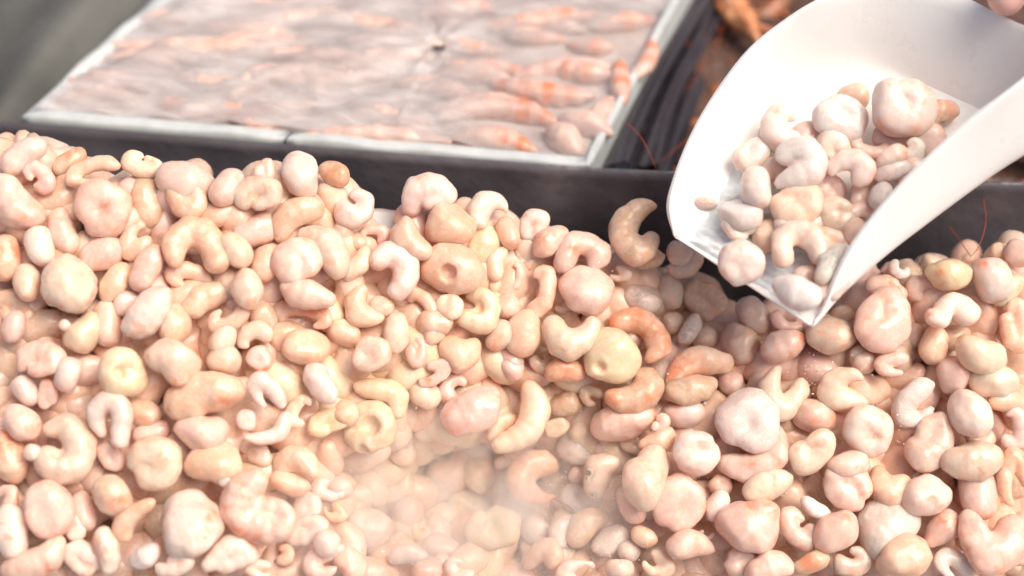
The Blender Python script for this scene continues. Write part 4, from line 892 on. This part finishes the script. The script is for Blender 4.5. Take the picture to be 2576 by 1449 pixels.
def build_shrimp(e, i):
    P = np.array(e['pts']); c = e['c']
    z = (floor_depth(*c) - .008 - .0038 * e['layer'] + .012) if e['scoop'] else heap_depth(*c) - .0052 * e['layer'] + .008
    ctr = pc(c[0], c[1], z); g = np.random.default_rng(i + 500)
    n = len(P)
    if e['scoop']: sx, sy = -N_[0] / N_[2], -N_[1] / N_[2]
    else: sx, sy = g.uniform(-.3, .3), g.uniform(-.45, .05)
    if e['shape'] in ('long', 'slanting', 'almond', 'straight', 'flat', 'crescent', 'slender', 'cone', 'tailed') and n in (2, 3):
        g3 = np.random.default_rng(i + 31); dv = P[-1, :2] - P[0, :2]; mid_ = P.mean(0) if n == 2 else P[1]; mid_ = mid_.copy(); mid_[:2] += np.array([-dv[1], dv[0]]) * g3.choice([-1, 1]) * g3.uniform(.10, .24); mid_[2] = P[:, 2].max()
        P = np.array([P[0], mid_, P[-1]]); n = 3
    xyz = pc(P[:, 0], P[:, 1], z) - ctr; xyz[:, 2] = xyz[:, 0] * sx + xyz[:, 1] * sy
    if n > 3: xyz[:, 2] += np.linspace(-1, 1, n) * g.uniform(-.0035, .0035)
    rad = P[:, 2] / FPX * z * (.9 if e['shape'] in ('huge', 'large', 'bulging', 'big') else 1)
    m = max(5, 3 * n); Q = catmull(np.hstack([xyz, rad[:, None]]), m) if n > 1 else np.hstack([xyz, rad[:, None]])
    rm = rad.max(); cb = None; g2 = np.random.default_rng(i + 77)
    if e['shape'] in CURLED or (e['shape'] in ROLLED and g2.random() < .45):
        Q, cb = curl_spine(Q, g2, (1.2 if e['size'] < 46 else 1.0) if e['scoop'] else .95, e['shape'] in ('ring', 'disc', 'round', 'shell-like', 'bulging', 'knobbly')); tx, ty = g2.uniform(-.3, .3), g2.uniform(-.4, .15); Q[:, 2] += Q[:, 0] * tx + Q[:, 1] * ty
        if e['shape'] != 'shell-like': e['dim'] = []
        rm = Q[:, 3].max()
    def hit(x, y): q = pc(x, y, z) - ctr; q[2] = q[0] * sx + q[1] * sy; return q
    bl = e['shape'] in BLOB; dim = []
    for x, y, r in e['dim']:
        rs = max(.003, r / FPX * z * (1.25 if bl else 1.1)); dep = rm * (.34 if bl else .55); dim.append((hit(x, y) + [0, 0, .92 * rm + rs - dep], rs))
    pln = [(q / np.linalg.norm(q), g.uniform(.91, .985)) for q in g.normal(size=(4, 3)) * [1, 1, .7]]
    ext = [(hit(x, y), .78 * rm) for x, y, r in e['dim']] if e['shape'] in BLOB else []
    if not cb and n > 2 and not bl: Q[:, 3] *= np.interp(np.linspace(0, 1, len(Q)), [0, .25, .7, 1], [.95, 1.1, .98, .68] if g2.random() < .5 else [.68, .98, 1.1, .95])
    v, f = tube_field(Q[:, :3], np.maximum(Q[:, 3] * ((1.25 if e['size'] < 46 else 1.08) if e['scoop'] else 1) * (1.03 if e['shape'] in BLOB else 1.06), .0012), .00122 if rm < .016 else .0014, seed=i, dimples=dim, amp=.00022 + .022 * rm, wl=.014, fine=.00006 + .00008 * e['frost'], k=.19 * cb if cb else (.006 if bl else .002), seg=.13 if n > 2 or cb else .03, extra=ext, planes=pln)
    if cb: v[:, 2] *= .80; Q[:, 2] *= .80
    red = np.zeros(len(v))
    for x, y, r in e['red']:
        q = hit(x, y); rr = r / FPX * z; red = np.maximum(red, np.exp(-((v[:, 0] - q[0]) ** 2 + (v[:, 1] - q[1]) ** 2) / (rr * rr * 1.6)))
    dark = np.zeros(len(v))
    for x, y, r in e['dark']:
        q = hit(x, y); rr = r / FPX * z; dark = np.maximum(dark, np.exp(-((v[:, 0] - q[0]) ** 2 + (v[:, 1] - q[1]) ** 2) / (rr * rr)))
    D_ = catmull(Q[:, :3], 160) if len(Q) > 2 else Q[:, :3]; sl_ = np.concatenate([[0], np.cumsum(np.linalg.norm(np.diff(D_, axis=0), axis=1))])
    ni = ((v[:, None] - D_[None]) ** 2).sum(-1).argmin(1); crs = np.abs(np.cos(sl_[ni] * math.pi / SEGL + i)) ** 6
    off_ = v - D_[ni]; rad_ = D_[ni] - D_.mean(0); back = np.clip((off_ * rad_).sum(1) / (np.linalg.norm(off_, axis=1) * np.linalg.norm(rad_, axis=1) + 1e-9), 0, 1) ** 3
    cor = g2.choice([.05, .2, .42, .7], p=[.3, .33, .25, .12]) * (1.5 if e['tint'] in 'po' else .8 if e['tint'] in 'hwg' else .45)
    red = np.maximum(red, np.clip(cor * back * (.55 + .6 * crs) + .10 * crs, 0, 1))
    t = np.tile(tint_of(e['tint'], i), (len(v), 1))
    fr_ = np.full(len(v), .07 + .75 * e['frost'] + (.28 if e['scoop'] else 0))
    me = mesh_of('shrimp', cam2w(v), f, M_SHRIMP, {'tint': t, 'red': red, 'frost': fr_, 'dark': dark})
    return me, CAM + cam2w(ctr), v, ctr
HEAP = parse(TABLE, 0); INSC = parse(SCOOP, 1); ALL = HEAP + INSC
def direction(dx, dy):
    a = math.degrees(math.atan2(-dy, dx)) % 360
    return ['right of', 'up and right of', 'above', 'up and left of', 'left of', 'down and left of', 'below', 'down and right of'][int(((a + 22.5) % 360) // 45)]
seen = {}
ADJ = {w: w + '-shaped' for w in 'egg bulb almond disc bean club wedge ball nub crescent teardrop cone beak S'.split()}
ADJ |= {'ring': 'ring-curled', 'hook': 'hooked', 'knob': 'knobby', 'stub': 'stubby', 'block': 'blocky', 'curl': 'curled', 'slab': 'slab-like', 'sliver': 'sliver-like', 'bead': 'bead-like', 'fragment': 'broken', 'shell': 'shell-like'}
for grp in (HEAP, INSC):
    marks = [e for e in grp if len(e['lab']) > 1]
    for e in grp:
        if e['lab']: e['label'] = e['lab'][0]; continue
        near = sorted(marks, key=lambda m: np.hypot(*(m['c'] - e['c'])))
        sz = 'small ' if e['size'] < 36 and e['shape'] not in ('small', 'sliver', 'bead') else ('large ' if e['size'] > 78 and e['shape'] not in ('big', 'large', 'huge') else '')
        for j in range(3):
            m = near[j]; l = f"{sz}{WORD[e['tint']]} {ADJ.get(e['shape'], e['shape'])} shrimp {direction(*(e['c'] - m['c']))} {m['lab'][1]}"
            if e['frost'] and 'frost' not in e['shape']: l = l.replace(' shrimp', ' frosty shrimp', 1)
            if l not in seen: break
        seen[l] = 1; e['label'] = l
for i, e in enumerate(ALL):
    me, loc, v, ctr = build_shrimp(e, i)
    o = obj('peeled_shrimp', me, loc, label=e['label'], category='shrimp', group='peeled shrimp in the scoop' if e['scoop'] else 'peeled shrimp heaped in the bin')
    e['obj'] = o
def child_antenna(e, P, z, r=.0004):
    W = catmull([pw(x, y, z + dz) for x, y, dz in P], 20); v, f = tube_w(W, np.linspace(r, r * .5, 20), 6)
    L0 = np.array(e['obj'].location); obj('antenna', mesh_of('antenna', v - L0, f, M_ANT), (0, 0, 0), e['obj'])
ea = next(e for e in HEAP if 'two thin red antennae' in e['label']); za = heap_depth(*ea['c']) - .02
def c8(x, y, dz=0): return ((1050 + x * .4831) * .805, (1100 + y * .4831) * .805, dz)
child_antenna(ea, [c8(1405, 945), c8(1440, 965, -.002), c8(1520, 1010, -.002), c8(1595, 1095, .006)], za)
child_antenna(ea, [c8(1400, 950), c8(1385, 990, -.002), c8(1395, 1035), c8(1415, 1075, .005)], za)

# the deeper shrimp of the heap, seen only through the gaps
PROTO = []
for k in range(9):
    n = [4, 3, 5, 6, 5, 5, 4, 6, 4][k]; a = np.linspace(0, [3, 1.4, 3.6, 4.6, 2.4, 3.2, 4.9, 5.2, 2][k], n); rr = .010
    P = np.stack([np.cos(a) * rr, np.sin(a) * rr, np.linspace(-.002, .002, n)], 1) if a[-1] else np.array([[-.007, 0, 0], [.007, 0, 0]])
    Q = catmull(np.hstack([P, np.interp(np.linspace(0, 1, n), [0, .3, 1], [.0082, .0092, .0048])[:, None]]), 3 * n); Q[:, :3] -= Q[:, :3].mean(0)
    PROTO.append(tube_field(Q[:, :3], Q[:, 3], .0027, seed=k + 900, amp=.0005, seg=.05))
XB = [-300, 0, 130, 200, 430, 560, 760, 900, 960, 1010, 1130, 1250, 1390, 1530, 1700, 1900, 2200, 2300, 2440, 2576, 2900]
YB = [345, 350, 350, 400, 420, 430, 430, 470, 560, 520, 500, 520, 580, 620, 680, 780, 690, 640, 640, 600, 590]
VV = []; FF = []; TT = []; off = 0
for lay, (dz, step) in enumerate(((.019, 72), (.034, 84), (.050, 125))):
    for y in np.arange(330, 1640, step * .82):
        for x in np.arange(-230, 2820, step):
            px, py = x + rng.uniform(-.4, .4) * step, y + rng.uniform(-.4, .4) * step
            if py < np.interp(px, XB, YB) + 34: continue
            v, f = PROTO[rng.integers(len(PROTO))]
            q = rng.normal(size=(3, 3)); q, _ = np.linalg.qr(q)
            if np.linalg.det(q) < 0: q[:, 0] *= -1
            s_ = rng.uniform(1.0, 1.25); z = float(heap_depth(px, py)) + dz + rng.uniform(-.004, .004)
            if np.hypot((px - 1800) / 300, (py - 720) / 230) < 1: z += .006
            VV.append(pw(px, py, z) + (v * s_) @ q.T); FF.append(f + off); off += len(v)
            code = rng.choice(list('ttcyh' if np.hypot((px - 1480) / 200, (py - 1150) / 330) < 1 else 'cchyhy' if np.hypot((px - 1100) / 520, (py - 1020) / 440) < 1 else 'hthpgthp')); TT.append(np.tile(tint_of(code, int(rng.integers(1e6))), (len(v), 1)))  # tints by zone: warm glow at the centre and darker gaps put into colour
VV = np.vstack(VV); TT = np.vstack(TT)
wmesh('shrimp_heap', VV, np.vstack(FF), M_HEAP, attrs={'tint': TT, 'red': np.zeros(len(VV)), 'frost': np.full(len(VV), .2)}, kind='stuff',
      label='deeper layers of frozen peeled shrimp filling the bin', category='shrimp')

# cold vapour hanging in the hollow
m = bpy.data.materials.new('cold_vapour'); m.use_nodes = True; t = m.node_tree; N, L = t.nodes, t.links
N.remove(N['Principled BSDF']); pv = N.new('ShaderNodeVolumePrincipled'); L.new(pv.outputs[0], N['Material Output'].inputs['Volume'])
pv.inputs['Color'].default_value = (1, .995, .965, 1); pv.inputs['Anisotropy'].default_value = 0
oc = N.new('ShaderNodeTexCoord').outputs['Object']
mp = N.new('ShaderNodeMapping'); mp.inputs['Scale'].default_value = (1 / .14, 1 / .085, 1 / .05); L.new(oc, mp.inputs['Vector'])
ln = N.new('ShaderNodeVectorMath'); ln.operation = 'LENGTH'; L.new(mp.outputs[0], ln.inputs[0])
fall = ramp(N, L, ln.outputs['Value'], 1.0, .15); nv = noise(N, L, oc, 30, 4, .6, 1.2)
L.new(math_(N, L, 'MULTIPLY', math_(N, L, 'MULTIPLY', fall, ramp(N, L, nv, .40, .66)), VAPOUR), pv.inputs['Density'])
vc = pw(1085, 1262, .966)
th = np.linspace(0, math.pi, 13)[:, None]; ph = np.arange(24)[None] * 2 * math.pi / 24
ell = np.stack([.14 * np.sin(th) * np.cos(ph), .085 * np.sin(th) * np.sin(ph), .05 * np.cos(th) + 0 * ph], -1).reshape(-1, 3)
me = mesh_of('cold_vapour', ell @ np.array([RT, UP, TC]), grid_faces(13, 24, True)[:, ::-1], m)
o = obj('cold_vapour', me, vc, kind='stuff', label='wisp of cold white vapour over the hollow in the heap', category='vapour')

# crumbs of ice and frost caught between the shrimp
ico = np.array([[0, 0, 1], [.894, 0, .447], [.276, .851, .447], [-.724, .526, .447], [-.724, -.526, .447], [.276, -.851, .447], [.724, .526, -.447], [-.276, .851, -.447], [-.894, 0, -.447], [-.276, -.851, -.447], [.724, -.526, -.447], [0, 0, -1]])
icf = np.array([(0, 1, 2), (0, 2, 3), (0, 3, 4), (0, 4, 5), (0, 5, 1), (1, 6, 2), (2, 7, 3), (3, 8, 4), (4, 9, 5), (5, 10, 1), (2, 6, 7), (3, 7, 8), (4, 8, 9), (5, 9, 10), (1, 10, 6), (6, 11, 7), (7, 11, 8), (8, 11, 9), (9, 11, 10), (10, 11, 6)])
VV = []; FF = []; off = 0
spots = [(1420, 1230, 90, 230), (1480, 1400, 100, 220), (2060, 970, 60, 160), (1650, 1010, 60, 90), (2270, 1060, 50, 90), (1700, 1180, 60, 90), (2300, 640, 80, 90), (1560, 620, 60, 60), (2000, 1330, 90, 110), (1050, 1280, 160, 160)]
for cx, cy, sp, n in spots:
    for _ in range(n // 2):
        px, py = cx + rng.normal() * sp, cy + rng.normal() * sp * .8
        if py < np.interp(px, XB, YB) + 30: continue
        z = float(heap_depth(px, py)) - rng.uniform(-.006, .012); r = rng.uniform(.00025, .0006) * (1 if rng.random() < .95 else 2)
        VV.append(pw(px, py, z) + ico * r * rng.uniform(.6, 1.3, (12, 1))); FF.append(icf + off); off += 12
wmesh('ice_crumbs', np.vstack(VV), np.vstack(FF), M_FROST, kind='stuff', label='loose crumbs of ice and frost between the shrimp', category='frost', smooth=False)
